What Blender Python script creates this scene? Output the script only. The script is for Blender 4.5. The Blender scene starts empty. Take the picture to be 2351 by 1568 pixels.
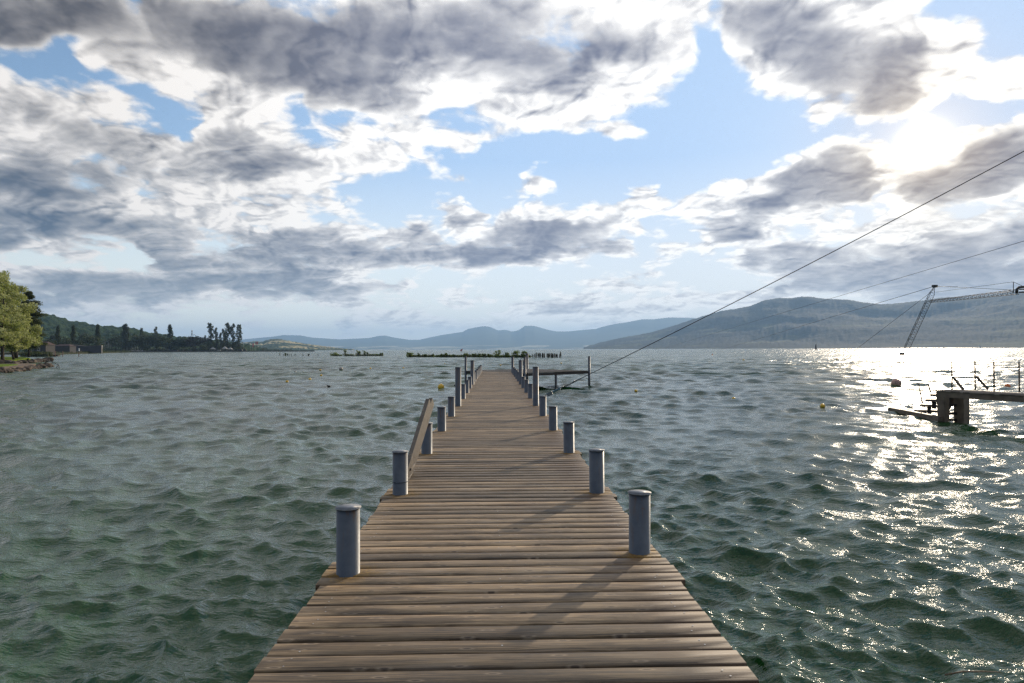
import bpy, bmesh, math, random
import numpy as np
from mathutils import Vector, Matrix, Euler, noise as mnoise

R = math.radians
scene = bpy.context.scene
COL = scene.collection

# ------------------------------------------------------------------ camera
# metres; the lake surface is z = 0, the pier runs along +Y, its deck top is z = 1.23
CAM_Z = 2.83
FOC = 1500.0            # focal length for a 2351 x 1568 frame
yaw, pitch, roll = R(1.43), R(0.672), R(0.21)
fwd = Vector((math.sin(yaw)*math.cos(pitch), math.cos(yaw)*math.cos(pitch), math.sin(pitch)))
rt0 = Vector((math.cos(yaw), -math.sin(yaw), 0))
up0 = rt0.cross(fwd)
rt = rt0*math.cos(roll) - up0*math.sin(roll)
up = up0*math.cos(roll) + rt0*math.sin(roll)
CAM = Vector((0, 0, CAM_Z))
cd = bpy.data.cameras.new("camera"); cam = bpy.data.objects.new("camera", cd); COL.objects.link(cam)
m = Matrix((rt, up, -fwd)).transposed().to_4x4(); m.translation = CAM
cam.matrix_world = m
cd.sensor_width = 36; cd.lens = 36*FOC/2351; cd.clip_start = 0.05; cd.clip_end = 90000
scene.camera = cam

def ray(px, py):
    return (fwd*FOC + rt*(px-1175.5) + up*(784-py)).normalized()
def on_z(px, py, z=0.0):                 # where the sight line meets height z
    d = ray(px, py); return CAM + d*((z-CAM_Z)/d.z)
def at_y(px, py, Y):                     # where it meets depth Y
    d = ray(px, py); return CAM + d*(Y/d.y)
def azel(px, py):
    d = ray(px, py); return math.degrees(math.atan2(d.x, d.y)), math.degrees(math.asin(d.z))
SUN = ray(2122, 335)

# ------------------------------------------------------------------ node helpers
class NT:
    def __init__(s, tree): s.t = tree; s.L = tree.links
    def n(s, typ, **kw):
        nd = s.t.nodes.new(typ)
        for k, v in kw.items(): setattr(nd, k, v)
        return nd
    def put(s, sock, v):
        if isinstance(v, bpy.types.NodeSocket): s.L.new(v, sock)
        elif v is not None:
            try: sock.default_value = v
            except Exception: sock.default_value = (v[0], v[1], v[2], 1)
    def math(s, op, a, b=None, c=None, clamp=False):
        nd = s.n('ShaderNodeMath', operation=op, use_clamp=clamp)
        s.put(nd.inputs[0], a)
        if b is not None: s.put(nd.inputs[1], b)
        if c is not None: s.put(nd.inputs[2], c)
        return nd.outputs[0]
    def vmath(s, op, a, b=None, sc=None):
        nd = s.n('ShaderNodeVectorMath', operation=op)
        s.put(nd.inputs[0], a)
        if b is not None: s.put(nd.inputs[1], b)
        if sc is not None: s.put(nd.inputs['Scale'], sc)
        return nd.outputs[1] if op in ('DOT_PRODUCT', 'LENGTH', 'DISTANCE') else nd.outputs[0]
    def noise(s, vec, scale, detail=4, rough=.5, dist=0, dims='3D', lac=2.0, color=False, typ='FBM', norm=True):
        nd = s.n('ShaderNodeTexNoise', noise_dimensions=dims, noise_type=typ); nd.normalize = norm
        s.put(nd.inputs['Vector'], vec); nd.inputs['Scale'].default_value = scale
        nd.inputs['Detail'].default_value = detail; nd.inputs['Roughness'].default_value = rough
        nd.inputs['Lacunarity'].default_value = lac; nd.inputs['Distortion'].default_value = dist
        return nd.outputs['Color'] if color else nd.outputs[0]
    def voro(s, vec, scale, feature='F1', detail=0, rough=.5, smooth=1, rand=1, out='Distance', dims='2D'):
        nd = s.n('ShaderNodeTexVoronoi', feature=feature, voronoi_dimensions=dims)
        s.put(nd.inputs['Vector'], vec); nd.inputs['Scale'].default_value = scale
        if 'Detail' in nd.inputs: nd.inputs['Detail'].default_value = detail; nd.inputs['Roughness'].default_value = rough
        if feature == 'SMOOTH_F1': nd.inputs['Smoothness'].default_value = smooth
        return nd.outputs[out]
    def rng(s, v, a, b, c=0., d=1., smooth=False, clamp=True):
        nd = s.n('ShaderNodeMapRange', interpolation_type='SMOOTHSTEP' if smooth else 'LINEAR')
        nd.clamp = clamp
        s.put(nd.inputs[0], v)
        for i, q in zip((1, 2, 3, 4), (a, b, c, d)): s.put(nd.inputs[i], q)
        return nd.outputs[0]
    def mix(s, f, a, b, mode='MIX'):
        nd = s.n('ShaderNodeMix', data_type='RGBA', blend_type=mode)
        s.put(nd.inputs[0], f)
        s.put(nd.inputs[6], tuple(a)+(1,) if isinstance(a, (tuple, list)) and len(a) == 3 else a)
        s.put(nd.inputs[7], tuple(b)+(1,) if isinstance(b, (tuple, list)) and len(b) == 3 else b)
        return nd.outputs[2]
    def mapping(s, vec, loc=(0, 0, 0), rot=(0, 0, 0), scale=(1, 1, 1), typ='POINT'):
        nd = s.n('ShaderNodeMapping', vector_type=typ); s.put(nd.inputs[0], vec)
        nd.inputs[1].default_value = loc; nd.inputs[2].default_value = rot; nd.inputs[3].default_value = scale
        return nd.outputs[0]
    def comb(s, x, y, z):
        nd = s.n('ShaderNodeCombineXYZ')
        for i, q in enumerate((x, y, z)): s.put(nd.inputs[i], q)
        return nd.outputs[0]
    def sep(s, v):
        nd = s.n('ShaderNodeSeparateXYZ'); s.put(nd.inputs[0], v); return nd.outputs
    def ramp(s, f, stops, interp='LINEAR'):
        nd = s.n('ShaderNodeValToRGB'); s.put(nd.inputs[0], f); cr = nd.color_ramp; cr.interpolation = interp
        while len(cr.elements) < len(stops): cr.elements.new(0.5)
        for e, (p, c) in zip(cr.elements, stops):
            e.position = p; e.color = tuple(c)+(1,) if len(c) == 3 else c
        return nd.outputs[0]

def lin(r, g, b):            # sRGB 0-255 -> linear
    f = lambda c: (c/255/12.92) if c/255 <= .04045 else ((c/255+.055)/1.055)**2.4
    return (f(r), f(g), f(b))
# ------------------------------------------------------------------ world: blue sky and the broken clouds
SKY_STRENGTH = 0.12
world = bpy.data.worlds.new("World"); scene.world = world; world.use_nodes = True
wt = world.node_tree; wt.nodes.clear(); W = NT(wt)
sun_el = math.asin(SUN.z); sun_az = math.atan2(SUN.x, SUN.y)
sk = W.n('ShaderNodeTexSky', sky_type='NISHITA'); sk.sun_disc = False
sk.sun_elevation = sun_el; sk.sun_rotation = sun_az
sk.altitude = 430; sk.air_density = 1.0; sk.dust_density = 0.5; sk.ozone_density = 2.0

# The layout of the cloud layer, as outlines in the sky. amount / gap / dark.
CLOUDS = [  # (softness, outline)
 (60, [(-400,-200),(1760,-200),(1640,20),(1625,110),(1560,190),(1450,262),(1290,300),(1180,285),(1040,262),(900,262),(700,300),(480,330),(430,300),(350,245),(250,195),(235,150),(250,60),(130,55),(0,95),(-400,95)]),
 (50, [(-400,120),(0,108),(50,150),(190,182),(250,195),(300,230),(385,292),(410,370),(470,430),(520,520),(330,560),(100,560),(-400,600)]),
 (45, [(430,300),(700,290),(900,270),(1030,290),(1165,298),(1060,335),(1005,345),(1010,375),(880,400),(830,400),(770,395),(780,450),(870,475),(820,500),(700,495),(560,500),(400,520),(380,400)]),
 (35, [(908,395),(960,362),(1020,365),(1075,400),(1085,430),(1040,440),(985,425),(930,408)]),
 (45, [(-400,440),(300,440),(600,480),(620,520),(700,560),(330,575),(260,600),(200,580),(100,570),(-400,610)]),
 (40, [(250,560),(420,540),(620,530),(820,512),(960,515),(1060,570),(1180,600),(1150,618),(950,618),(700,640),(400,640),(250,620)]),
 (38, [(1090,540),(1130,470),(1180,452),(1270,455),(1300,470),(1340,452),(1440,452),(1520,490),(1530,530),(1480,560),(1420,590),(1250,620),(1090,615),(990,590)]),
 (32, [(945,465),(990,442),(1060,455),(1110,490),(1080,515),(1000,505)]),
 (40, [(60,620),(300,590),(640,610),(860,620),(930,650),(970,680),(900,690),(640,700),(380,712),(100,740),(-400,760),(-400,640)]),
 (35, [(-400,590),(60,600),(330,625),(300,700),(-400,720)]),
 (26, [(1020,685),(1060,672),(1120,682),(1090,702),(1040,702)]), (22, [(565,748),(590,732),(615,748),(600,756)]),
 (26, [(1150,700),(1240,680),(1400,676),(1560,672),(1700,660),(1800,690),(1600,730),(1300,745),(1120,735)]), (24, [(760,735),(900,712),(1120,720),(1150,745),(1000,765),(800,765)]),
 (30, [(1300,652),(1370,628),(1480,612),(1560,622),(1500,645),(1350,662)]),
 (55, [(1650,-200),(2190,-200),(2140,20),(2200,60),(2275,150),(2270,185),(2150,215),(2060,250),(1990,268),(1900,240),(1790,238),(1720,200),(1655,150),(1640,60)]),
 (35, [(2280,195),(2330,150),(2500,120),(2500,220),(2300,215)]),
 (42, [(1568,462),(1640,408),(1730,400),(1780,352),(1850,330),(1960,322),(2030,330),(2060,370),(2050,440),(2010,480),(1870,505),(1800,545),(1700,552),(1600,530),(1560,500)]),
 (42, [(2140,300),(2200,268),(2290,255),(2700,240),(2700,470),(2300,470),(2200,450),(2080,450),(2060,410),(2150,380),(2190,375)]),
 (40, [(1680,600),(1760,570),(1850,560),(1990,540),(2080,510),(2200,472),(2400,455),(2800,440),(2800,720),(2350,720),(2000,700),(1750,660)]),
 (32, [(1560,570),(1620,545),(1680,560),(1640,590)]), (28, [(1210,418),(1245,402),(1280,412),(1255,432)]), (30, [(1358,305),(1400,278),(1450,282),(1485,305),(1450,335),(1390,322)]),
 (34, [(1830,520),(1940,500),(1930,530),(1860,545)]), (30, [(1480,560),(1560,560),(1560,590),(1480,590)]), (40, [(2040,470),(2250,440),(2380,430),(2380,462),(2100,500)]),
]
GAPS = [
 (34, [(55,95),(120,62),(240,72),(215,115),(160,150),(110,160),(60,130)]), (16, [(278,30),(305,28),(324,62),(312,78),(295,55)]),
 (20, [(195,170),(240,172),(300,190),(345,215),(352,250),(390,262),(440,290),(430,325),(385,300),(320,245),(280,205),(200,190)]),
 (18, [(100,605),(190,580),(330,560),(335,575),(250,592),(150,612)]), (12, [(640,265),(700,255),(690,275)]),
 (14, [(880,262),(940,258),(930,275),(890,278)]), (12, [(555,480),(600,475),(640,485),(600,498)]), (18, [(1600,60),(1640,62),(1640,110),(1605,100)]),
 (20, [(1700,310),(1850,278),(2000,290),(2150,245),(2290,222),(2500,200),(2500,235),(2290,245),(2170,262),(2100,300),(2060,315),(1950,308),(1830,318),(1760,350),(1700,390),(1620,400),(1600,330)]),
]
DARK = [   # x, y, half width, half height, tilt, strength
 (560,60,620,110,-4,.80), (660,170,400,80,-14,.85), (40,15,460,70,0,1.1), (1180,90,420,110,-4,.80), (1280,135,190,50,6,.55), (560,345,170,42,-8,.62), (650,360,110,24,-10,.4),
 (330,380,260,60,-4,.42), (60,415,230,55,0,.95), (120,520,330,50,0,1.0), (400,570,300,45,0,.6), (700,580,430,44,0,.75), (1000,565,190,34,-6,.45),
 (1260,530,190,34,6,.85), (1230,575,260,34,5,.8), (1040,598,200,20,4,.6), (300,655,360,34,0,1.0), (700,662,230,24,0,.95), (70,680,300,26,0,.75), (500,640,380,26,0,.55), (150,290,220,60,0,.38), (1050,498,60,15,-4,.55),
 (1750,40,150,80,-10,.65), (1860,90,140,60,10,.65), (1960,130,210,70,-6,.70), (1860,165,130,40,10,.45), (1990,195,140,40,-6,.62), (2060,95,90,42,15,.55), (2060,170,110,40,0,.45),
 (1830,400,90,44,20,.75), (1890,440,150,44,14,.75), (1760,470,110,34,16,.65), (1985,440,95,40,16,.9), (1680,525,95,16,-3,.85), (1950,380,70,40,10,.45),
 (2290,350,150,70,4,1.3), (2170,418,125,38,6,1.2), (2260,400,90,26,0,.6), (2260,565,200,70,18,.80), (2230,640,260,60,0,.75), (1960,610,260,60,6,.55), (1780,600,110,30,8,.55), (1900,650,200,30,0,.45),
 (1440,632,110,11,7,.60), (1300,705,150,16,0,.38), (1480,712,180,14,0,.3), (1130,720,60,8,-2,.5), (1700,690,130,18,0,.30), (860,745,160,12,0,.25), (2320,690,160,26,0,.6),
]
AZ0, AZ1, NAZ = -44.0, 44.0, 90
ELS = [0, .7, 1.4, 2.1, 2.8, 3.5, 4.2, 4.9, 5.6, 6.4, 7.2, 8.0, 8.9, 9.8, 10.7, 11.6, 12.6, 13.6, 14.6, 15.7, 16.8, 17.9, 19.1, 20.3, 21.6, 22.9, 24.3, 25.8, 27.5, 29.5]
def to_px(a, e):
    a = np.radians(a); e = np.radians(e)
    v = np.stack([np.sin(a)*np.cos(e), np.cos(a)*np.cos(e), np.sin(e)], -1)
    w = v@np.array(fwd); return 1175.5 + FOC*(v@np.array(rt))/w, 784 - FOC*(v@np.array(up))/w
def sdist(X, Y, poly):                      # signed distance, inside positive
    p = np.array(poly, float); q = np.roll(p, -1, 0); dmin = np.full(X.shape, 1e9); ins = np.zeros(X.shape, bool)
    for (x0, y0), (x1, y1) in zip(p, q):
        ex, ey = x1-x0, y1-y0; t = np.clip(((X-x0)*ex+(Y-y0)*ey)/(ex*ex+ey*ey), 0, 1)
        dmin = np.minimum(dmin, np.hypot(X-x0-t*ex, Y-y0-t*ey))
        c = ((y0 > Y) != (y1 > Y)); ins ^= c & (X < (x1-x0)*(Y-y0)/((y1-y0) or 1e-9)+x0)
    return np.where(ins, dmin, -dmin)
azs = np.linspace(AZ0, AZ1, NAZ)
AA, EE = np.meshgrid(azs, ELS); PX, PY = to_px(AA, EE)
amt = np.zeros_like(PX)
for sft, poly in CLOUDS: amt = np.maximum(amt, np.clip(.64 + .5*sdist(PX, PY, poly)/sft, 0, 1))
for sft, poly in GAPS: amt = np.minimum(amt, 1-np.clip(.42 + .5*sdist(PX, PY, poly)/(sft*2.0), 0, .9))
drk = np.zeros_like(PX)
for (x, y, rx, ry, rot, w) in DARK:
    c, s_ = math.cos(R(rot)), math.sin(R(rot)); u = (PX-x)*c - (PY-y)*s_; v = (PX-x)*s_ + (PY-y)*c
    g = np.clip(1-np.hypot(u/rx/1.25, v/ry/1.35), 0, 1); g = g*g*(3-2*g)
    drk = 1-(1-drk)*(1-min(.97, w*1.0)*g)

tc = W.n('ShaderNodeTexCoord').outputs['Generated']
dirn = W.vmath('NORMALIZE', tc)
dx, dy, dz = W.sep(dirn)
zc = W.math('ADD', W.math('MAXIMUM', dz, 0.0), 0.27)
P = W.comb(W.math('DIVIDE', dx, zc), W.math('DIVIDE', dy, zc), 0)     # plane of the cloud layer
sunf = W.vmath('DOT_PRODUCT', dirn, tuple(SUN))
wv = W.noise(P, 3.6, detail=3, rough=.5, color=True, dims='2D')
wv = W.vmath('SUBTRACT', wv, (.5, .5, .5))
wx, wy, _z = W.sep(wv)
az = W.math('MULTIPLY_ADD', W.math('ARCTAN2', dx, dy), 57.29578, W.math('MULTIPLY', wx, 7.0))
el = W.math('MULTIPLY', W.math('ARCSINE', dz), 57.29578)
elw = W.math('MULTIPLY_ADD', W.math('MULTIPLY', wy, 5.5), W.rng(el, 0, 12, .25, 1), el)
u = W.math('MULTIPLY_ADD', az, 1/(AZ1-AZ0), -AZ0/(AZ1-AZ0), clamp=True)
cc = W.n('ShaderNodeCombineColor'); [W.L.new(u, cc.inputs[i]) for i in range(3)]
acc = None
for i, e in enumerate(ELS):
    cn = W.n('ShaderNodeRGBCurve'); mp = cn.mapping
    for ch, arr in ((0, amt), (1, drk)):
        cu = mp.curves[ch]; n = NAZ
        cu.points[0].location = (0, arr[i, 0]); cu.points[1].location = (1, arr[i, -1])
        for k in range(1, n-1): cu.points.new(k/(n-1), float(arr[i, k]))
    mp.update(); W.L.new(cc.outputs[0], cn.inputs[1])
    if acc is None: acc = cn.outputs[0]
    else:
        e0 = ELS[i-1]
        f = W.math('MULTIPLY_ADD', elw, 1/(e-e0), -e0/(e-e0), clamp=True)
        acc = W.mix(f, acc, cn.outputs[0])
sp_ = W.n('ShaderNodeSeparateColor'); W.L.new(acc, sp_.inputs[0])
cv, dk = sp_.outputs[0], sp_.outputs[1]
side = W.rng(W.math('ABSOLUTE', az), 41, 50, 0, 1, smooth=True)       # plain broken cloud all the way round
high = W.rng(el, 28.5, 34, 0, 1, smooth=True)
out = W.math('MAXIMUM', side, high)
cv = W.math('MULTIPLY_ADD', W.math('SUBTRACT', .68, cv), out, cv)
dk = W.math('MULTIPLY_ADD', W.math('SUBTRACT', .0, dk), out, dk)

n1 = W.noise(P, 3.8, detail=8, rough=.57, dims='2D')
n1b = W.noise(W.vmath('ADD', P, tuple(Vector((SUN.x, SUN.y, 0)).normalized()*.030)), 3.8, detail=5, rough=.57, dims='2D')
Pw = W.vmath('ADD', P, W.vmath('MULTIPLY', wv, (.30, .30, 0)))
pf = W.voro(Pw, 9.0, feature='F1', detail=2, rough=.5)
pfb = W.voro(W.vmath('ADD', Pw, tuple(Vector((SUN.x, SUN.y, 0)).normalized()*.022)), 9.0, feature='F1', detail=2, rough=.5)
puff = W.math('SUBTRACT', .5, pf)
d = W.math('MULTIPLY', W.math('SUBTRACT', cv, .5), 2.3)
d = W.math('MULTIPLY_ADD', W.math('SUBTRACT', n1, .5), 4.0, d)
d = W.math('MULTIPLY_ADD', puff, .70, d)
alpha = W.rng(d, -.22, .50, smooth=True)

n3 = W.noise(P, 2.7, detail=4, rough=.45, dims='2D')
dkn = W.math('MULTIPLY_ADD', W.math('SUBTRACT', n3, .5), .95, dk)
dkn = W.math('MAXIMUM', W.math('MULTIPLY', dkn, W.rng(dk, 0.02, .30, smooth=True)), 0)
dkn = W.math('MULTIPLY', dkn, W.rng(d, .2, 1.1, .25, 1, smooth=True))
tau = W.math('MULTIPLY', W.math('MAXIMUM', W.math('ADD', d, -.7), 0), .12)
tau = W.math('ADD', tau, W.math('MULTIPLY', dkn, 2.7))
lit = W.math('POWER', 2.71828, W.math('MULTIPLY', tau, -1))
relief = W.math('MULTIPLY', W.math('SUBTRACT', n1, n1b), 3.0)
relief = W.math('MULTIPLY_ADD', W.math('SUBTRACT', pfb, pf), .7, relief)
edge = W.rng(d, 0, 1.6, 1.0, .35)
lit = W.math('ADD', lit, W.math('MULTIPLY', W.math('MULTIPLY_ADD', puff, .35, relief), W.rng(lit, 0, .9, .18, 1)), clamp=True)

away = W.rng(sunf, .45, .88, smooth=True)
sp = W.math('POWER', W.math('MAXIMUM', sunf, 0), 160)
c_hi = W.mix(away, lin(220, 215, 210), lin(242, 240, 237))
c_lo = W.mix(W.rng(el, 8, 20, smooth=True), lin(68, 81, 98), lin(76, 74, 78))
c_lo = W.mix(away, c_lo, lin(104, 108, 126))
back = W.rng(sunf, -.5, .5, smooth=True)
c_hi = W.mix(back, lin(140, 146, 158), c_hi); c_lo = W.mix(back, lin(66, 76, 92), c_lo)
c_hi = W.mix(sp, c_hi, (1.05, .98, .86))
c_lo = W.mix(sp, c_lo, lin(130, 116, 108))
cloud = W.mix(lit, c_lo, c_hi)
cloud = W.mix(W.rng(el, 0, 8, .35, 0), cloud, lin(228, 226, 220))     # air in front of the low far clouds

base = W.vmath('SCALE', sk.outputs[0], sc=SKY_STRENGTH)
blue = W.mix(W.rng(sunf, .45, .93, .05, .88), base, W.mix(sp, lin(160, 186, 218), lin(160, 168, 186)))
blue = W.mix(W.rng(el, 16, 1, 0, .8), blue, lin(240, 236, 224))
final = W.mix(alpha, blue, cloud)
sunp = W.math('MAXIMUM', sunf, 0)                                     # forward scatter round the sun
block = W.rng(dkn, .0, 1.0, 1, .30)
for pw, amp, col in ((6000, 4.0, (1, .93, .80)), (700, .24, (1, .82, .58)), (90, .06, (1, .80, .56))):
    sc = W.math('MULTIPLY', W.math('POWER', sunp, pw), amp)
    if pw > 100: sc = W.math('MULTIPLY', sc, block)
    final = W.vmath('ADD', final, W.vmath('SCALE', col, sc=sc))
final = W.mix(W.rng(dz, -.02, -.001), (.10, .13, .13), final)
final = W.vmath('SCALE', final, sc=1/SKY_STRENGTH)
bg = W.n('ShaderNodeBackground'); W.L.new(final, bg.inputs[0]); bg.inputs[1].default_value = SKY_STRENGTH
wo = W.n('ShaderNodeOutputWorld'); W.L.new(bg.outputs[0], wo.inputs[0])
world.cycles.sampling_method = 'MANUAL'; world.cycles.sample_map_resolution = 1024

sd = bpy.data.lights.new("sun", 'SUN'); so = bpy.data.objects.new("sun", sd); COL.objects.link(so)
sd.energy = 2.8; sd.angle = R(0.9); sd.color = (1.0, .84, .63)
so.rotation_euler = SUN.to_track_quat('Z', 'Y').to_euler(); so.location = (0, 0, 40)

scene.view_settings.view_transform = 'Standard'; scene.view_settings.look = 'None'
scene.view_settings.exposure = 0.50; scene.view_settings.gamma = 1
scene.cycles.use_denoising = True; scene.cycles.denoising_prefilter = 'NONE'; scene.cycles.sample_clamp_direct = 12; scene.cycles.caustics_reflective = False; scene.cycles.caustics_refractive = False; scene.cycles.sample_clamp_indirect = 6; scene.cycles.volume_bounces = 1; scene.cycles.use_adaptive_sampling = True; scene.cycles.adaptive_threshold = 0.01; scene.cycles.adaptive_min_samples = 8
# ------------------------------------------------------------------ object helpers
def tag(o, label=None, cat=None, group=None, kind=None):
    if label: o['label'] = label
    if cat: o['category'] = cat
    if group: o['group'] = group
    if kind: o['kind'] = kind
    return o
def link(name, me, parent=None, loc=(0, 0, 0)):
    o = bpy.data.objects.new(name, me); COL.objects.link(o); o.location = loc
    if parent is not None: o.parent = parent
    return o
def thing(name, label, cat, loc=(0, 0, 0), group=None, rz=0):
    o = link(name, None, None, loc); o.rotation_euler = (0, 0, rz); o.empty_display_size = .2
    return tag(o, label, cat, group)
def copy_tree(o, parent=None):
    c = o.copy(); COL.objects.link(c)
    if parent is not None: c.parent = parent
    for ch in o.children: copy_tree(ch, c)
    return c
def np_mesh(name, V, F, mats, smooth=False, midx=None, attrs=None):
    """V (n,3) array, F (m,k) array of equal-size faces"""
    me = bpy.data.meshes.new(name); V = np.asarray(V, np.float32); F = np.asarray(F, np.int32)
    me.vertices.add(len(V)); me.vertices.foreach_set('co', V.ravel())
    k = F.shape[1]; me.loops.add(F.size); me.loops.foreach_set('vertex_index', F.ravel())
    me.polygons.add(len(F)); me.polygons.foreach_set('loop_start', np.arange(0, F.size, k, dtype=np.int32))
    me.polygons.foreach_set('loop_total', np.full(len(F), k, np.int32))
    if smooth: me.polygons.foreach_set('use_smooth', np.ones(len(F), bool))
    if midx is not None: me.polygons.foreach_set('material_index', np.asarray(midx, np.int32))
    for m_ in (mats if isinstance(mats, (list, tuple)) else [mats]): me.materials.append(m_)
    for nm, (dom, arr) in (attrs or {}).items():
        a = me.attributes.new(nm, 'FLOAT', dom); a.data.foreach_set('value', np.asarray(arr, np.float32).ravel())
    me.update(calc_edges=True); return me
class MB:
    """collects shapes, links them as one mesh object"""
    def __init__(s): s.bm = bmesh.new()
    def box(s, c, size, rot=None, bevel=0, mi=0):
        r = bmesh.ops.create_cube(s.bm, size=1); vs = r['verts']
        M = Matrix.Translation(Vector(c)) @ ((rot if rot is not None else Matrix.Identity(3)).to_4x4()) @ Matrix.Diagonal((*size, 1))
        bmesh.ops.transform(s.bm, matrix=M, verts=vs)
        fs = {f for v in vs for f in v.link_faces}
        for f in fs: f.material_index = mi
        if bevel:
            es = list({e for v in vs for e in v.link_edges})
            bmesh.ops.bevel(s.bm, geom=es, offset=bevel, segments=2, profile=.5, affect='EDGES')
        return s
    def beam(s, a, b, w, h, bevel=0, mi=0):
        a, b = Vector(a), Vector(b); d = b-a; L = d.length; d.normalize()
        x = d; z = Vector((0, 0, 1)); y = z.cross(x)
        if y.length < 1e-4: y = Vector((0, 1, 0))
        y.normalize(); z = x.cross(y)
        return s.box((a+b)/2, (L, w, h), Matrix((x, y, z)).transposed(), bevel, mi)
    def rod(s, a, b, r, r2=None, seg=12, mi=0, caps=True):
        a, b = Vector(a), Vector(b); d = b-a
        q = Vector((0, 0, 1)).rotation_difference(d.normalized()).to_matrix().to_4x4()
        g = bmesh.ops.create_cone(s.bm, cap_ends=caps, segments=seg, radius1=r, radius2=r if r2 is None else r2, depth=d.length)
        bmesh.ops.transform(s.bm, matrix=Matrix.Translation((a+b)/2) @ q, verts=g['verts'])
        for f in {f for v in g['verts'] for f in v.link_faces}:
            f.material_index = mi; f.smooth = len(f.verts) == 4
        return s
    def path(s, pts, r, seg=8, mi=0):
        """one continuous tube through pts"""
        pts = [Vector(p) for p in pts]; rings = []
        for i, p in enumerate(pts):
            t = (pts[min(i+1, len(pts)-1)]-pts[max(i-1, 0)]).normalized()
            u = t.cross(Vector((0, 0, 1)));  u = Vector((1, 0, 0)) if u.length < 1e-3 else u.normalized(); v = t.cross(u)
            rr = r[i] if isinstance(r, (list, tuple)) else r
            rings.append([s.bm.verts.new(p+(u*math.cos(k/seg*math.tau)+v*math.sin(k/seg*math.tau))*rr) for k in range(seg)])
        for a, b in zip(rings, rings[1:]):
            for k in range(seg):
                f = s.bm.faces.new((a[k], a[(k+1) % seg], b[(k+1) % seg], b[k])); f.smooth = True; f.material_index = mi
        for rg in (rings[0], rings[-1]): s.bm.faces.new(rg).material_index = mi
        return s
    def ball(s, c, r, sx=1, sy=1, sz=1, seg=20, mi=0):
        g = bmesh.ops.create_uvsphere(s.bm, u_segments=seg, v_segments=seg//2+2, radius=r)
        bmesh.ops.transform(s.bm, matrix=Matrix.Translation(Vector(c)) @ Matrix.Diagonal((sx, sy, sz, 1)), verts=g['verts'])
        for f in {f for v in g['verts'] for f in v.link_faces}: f.smooth = True; f.material_index = mi
        return s
    def prism(s, pts, z0, z1, mi=0):
        a = [s.bm.verts.new((p[0], p[1], z0)) for p in pts]; b = [s.bm.verts.new((p[0], p[1], z1)) for p in pts]; n = len(a)
        s.bm.faces.new(a[::-1]).material_index = mi; s.bm.faces.new(b).material_index = mi
        for k in range(n): s.bm.faces.new((a[k], a[(k+1) % n], b[(k+1) % n], b[k])).material_index = mi
        return s
    def build(s, name, mats, parent=None, loc=(0, 0, 0), label=None):
        bmesh.ops.recalc_face_normals(s.bm, faces=s.bm.faces)
        me = bpy.data.meshes.new(name); s.bm.to_mesh(me); s.bm.free()
        for m_ in (mats if isinstance(mats, (list, tuple)) else [mats]): me.materials.append(m_)
        o = link(name, me, parent, loc)
        if label: o['label'] = label
        return o

# ------------------------------------------------------------------ materials
def new_mat(name):
    m_ = bpy.data.materials.new(name); m_.use_nodes = True; t = m_.node_tree; t.nodes.clear(); n = NT(t)
    b = n.n('ShaderNodeBsdfPrincipled'); o = n.n('ShaderNodeOutputMaterial'); n.L.new(b.outputs[0], o.inputs[0])
    return m_, n, b, o
def bump(n, b, h, strength=.3, dist=.01):
    bp = n.n('ShaderNodeBump'); n.put(bp.inputs['Height'], h); bp.inputs['Strength'].default_value = strength
    bp.inputs['Distance'].default_value = dist; n.L.new(bp.outputs[0], b.inputs['Normal']); return bp
def simple_mat(name, c1, c2=None, rough=.6, metal=0, scale=6, bumpk=.15, trans=0, detail=5, spec=.5):
    """two-tone worn surface: large and small noise in colour, gloss and relief"""
    m_, n, b, o = new_mat(name); co = n.n('ShaderNodeTexCoord').outputs['Object']
    c2 = c2 or tuple(x*.65 for x in c1)
    f = n.noise(co, scale, detail=detail, rough=.6); f2 = n.rng(f, .32, .68)
    n.put(b.inputs['Base Color'], n.mix(f2, c1, c2)); b.inputs['Metallic'].default_value = metal
    n.put(b.inputs['Roughness'], n.rng(f, .2, .8, max(rough-.12, .05), min(rough+.15, 1))); b.inputs['Specular IOR Level'].default_value = spec
    if bumpk: bump(n, b, n.noise(co, scale*5, detail=3), bumpk, .01)
    return m_
def leaf_mat(name, c1, c2, transl=.35, rough=.55):
    m_, n, b, o = new_mat(name); co = n.n('ShaderNodeTexCoord').outputs['Object']
    at = n.n('ShaderNodeAttribute', attribute_name='tone').outputs['Fac']
    c = n.mix(at, c1, c2); n.put(b.inputs['Base Color'], c); b.inputs['Roughness'].default_value = rough
    b.inputs['Specular IOR Level'].default_value = .3
    tr = n.n('ShaderNodeBsdfTranslucent'); n.put(tr.inputs[0], n.mix(.5, c, (.16, .20, .03)))
    mx = n.n('ShaderNodeMixShader'); mx.inputs[0].default_value = transl
    n.L.new(b.outputs[0], mx.inputs[1]); n.L.new(tr.outputs[0], mx.inputs[2]); n.L.new(mx.outputs[0], o.inputs[0])
    return m_
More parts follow.
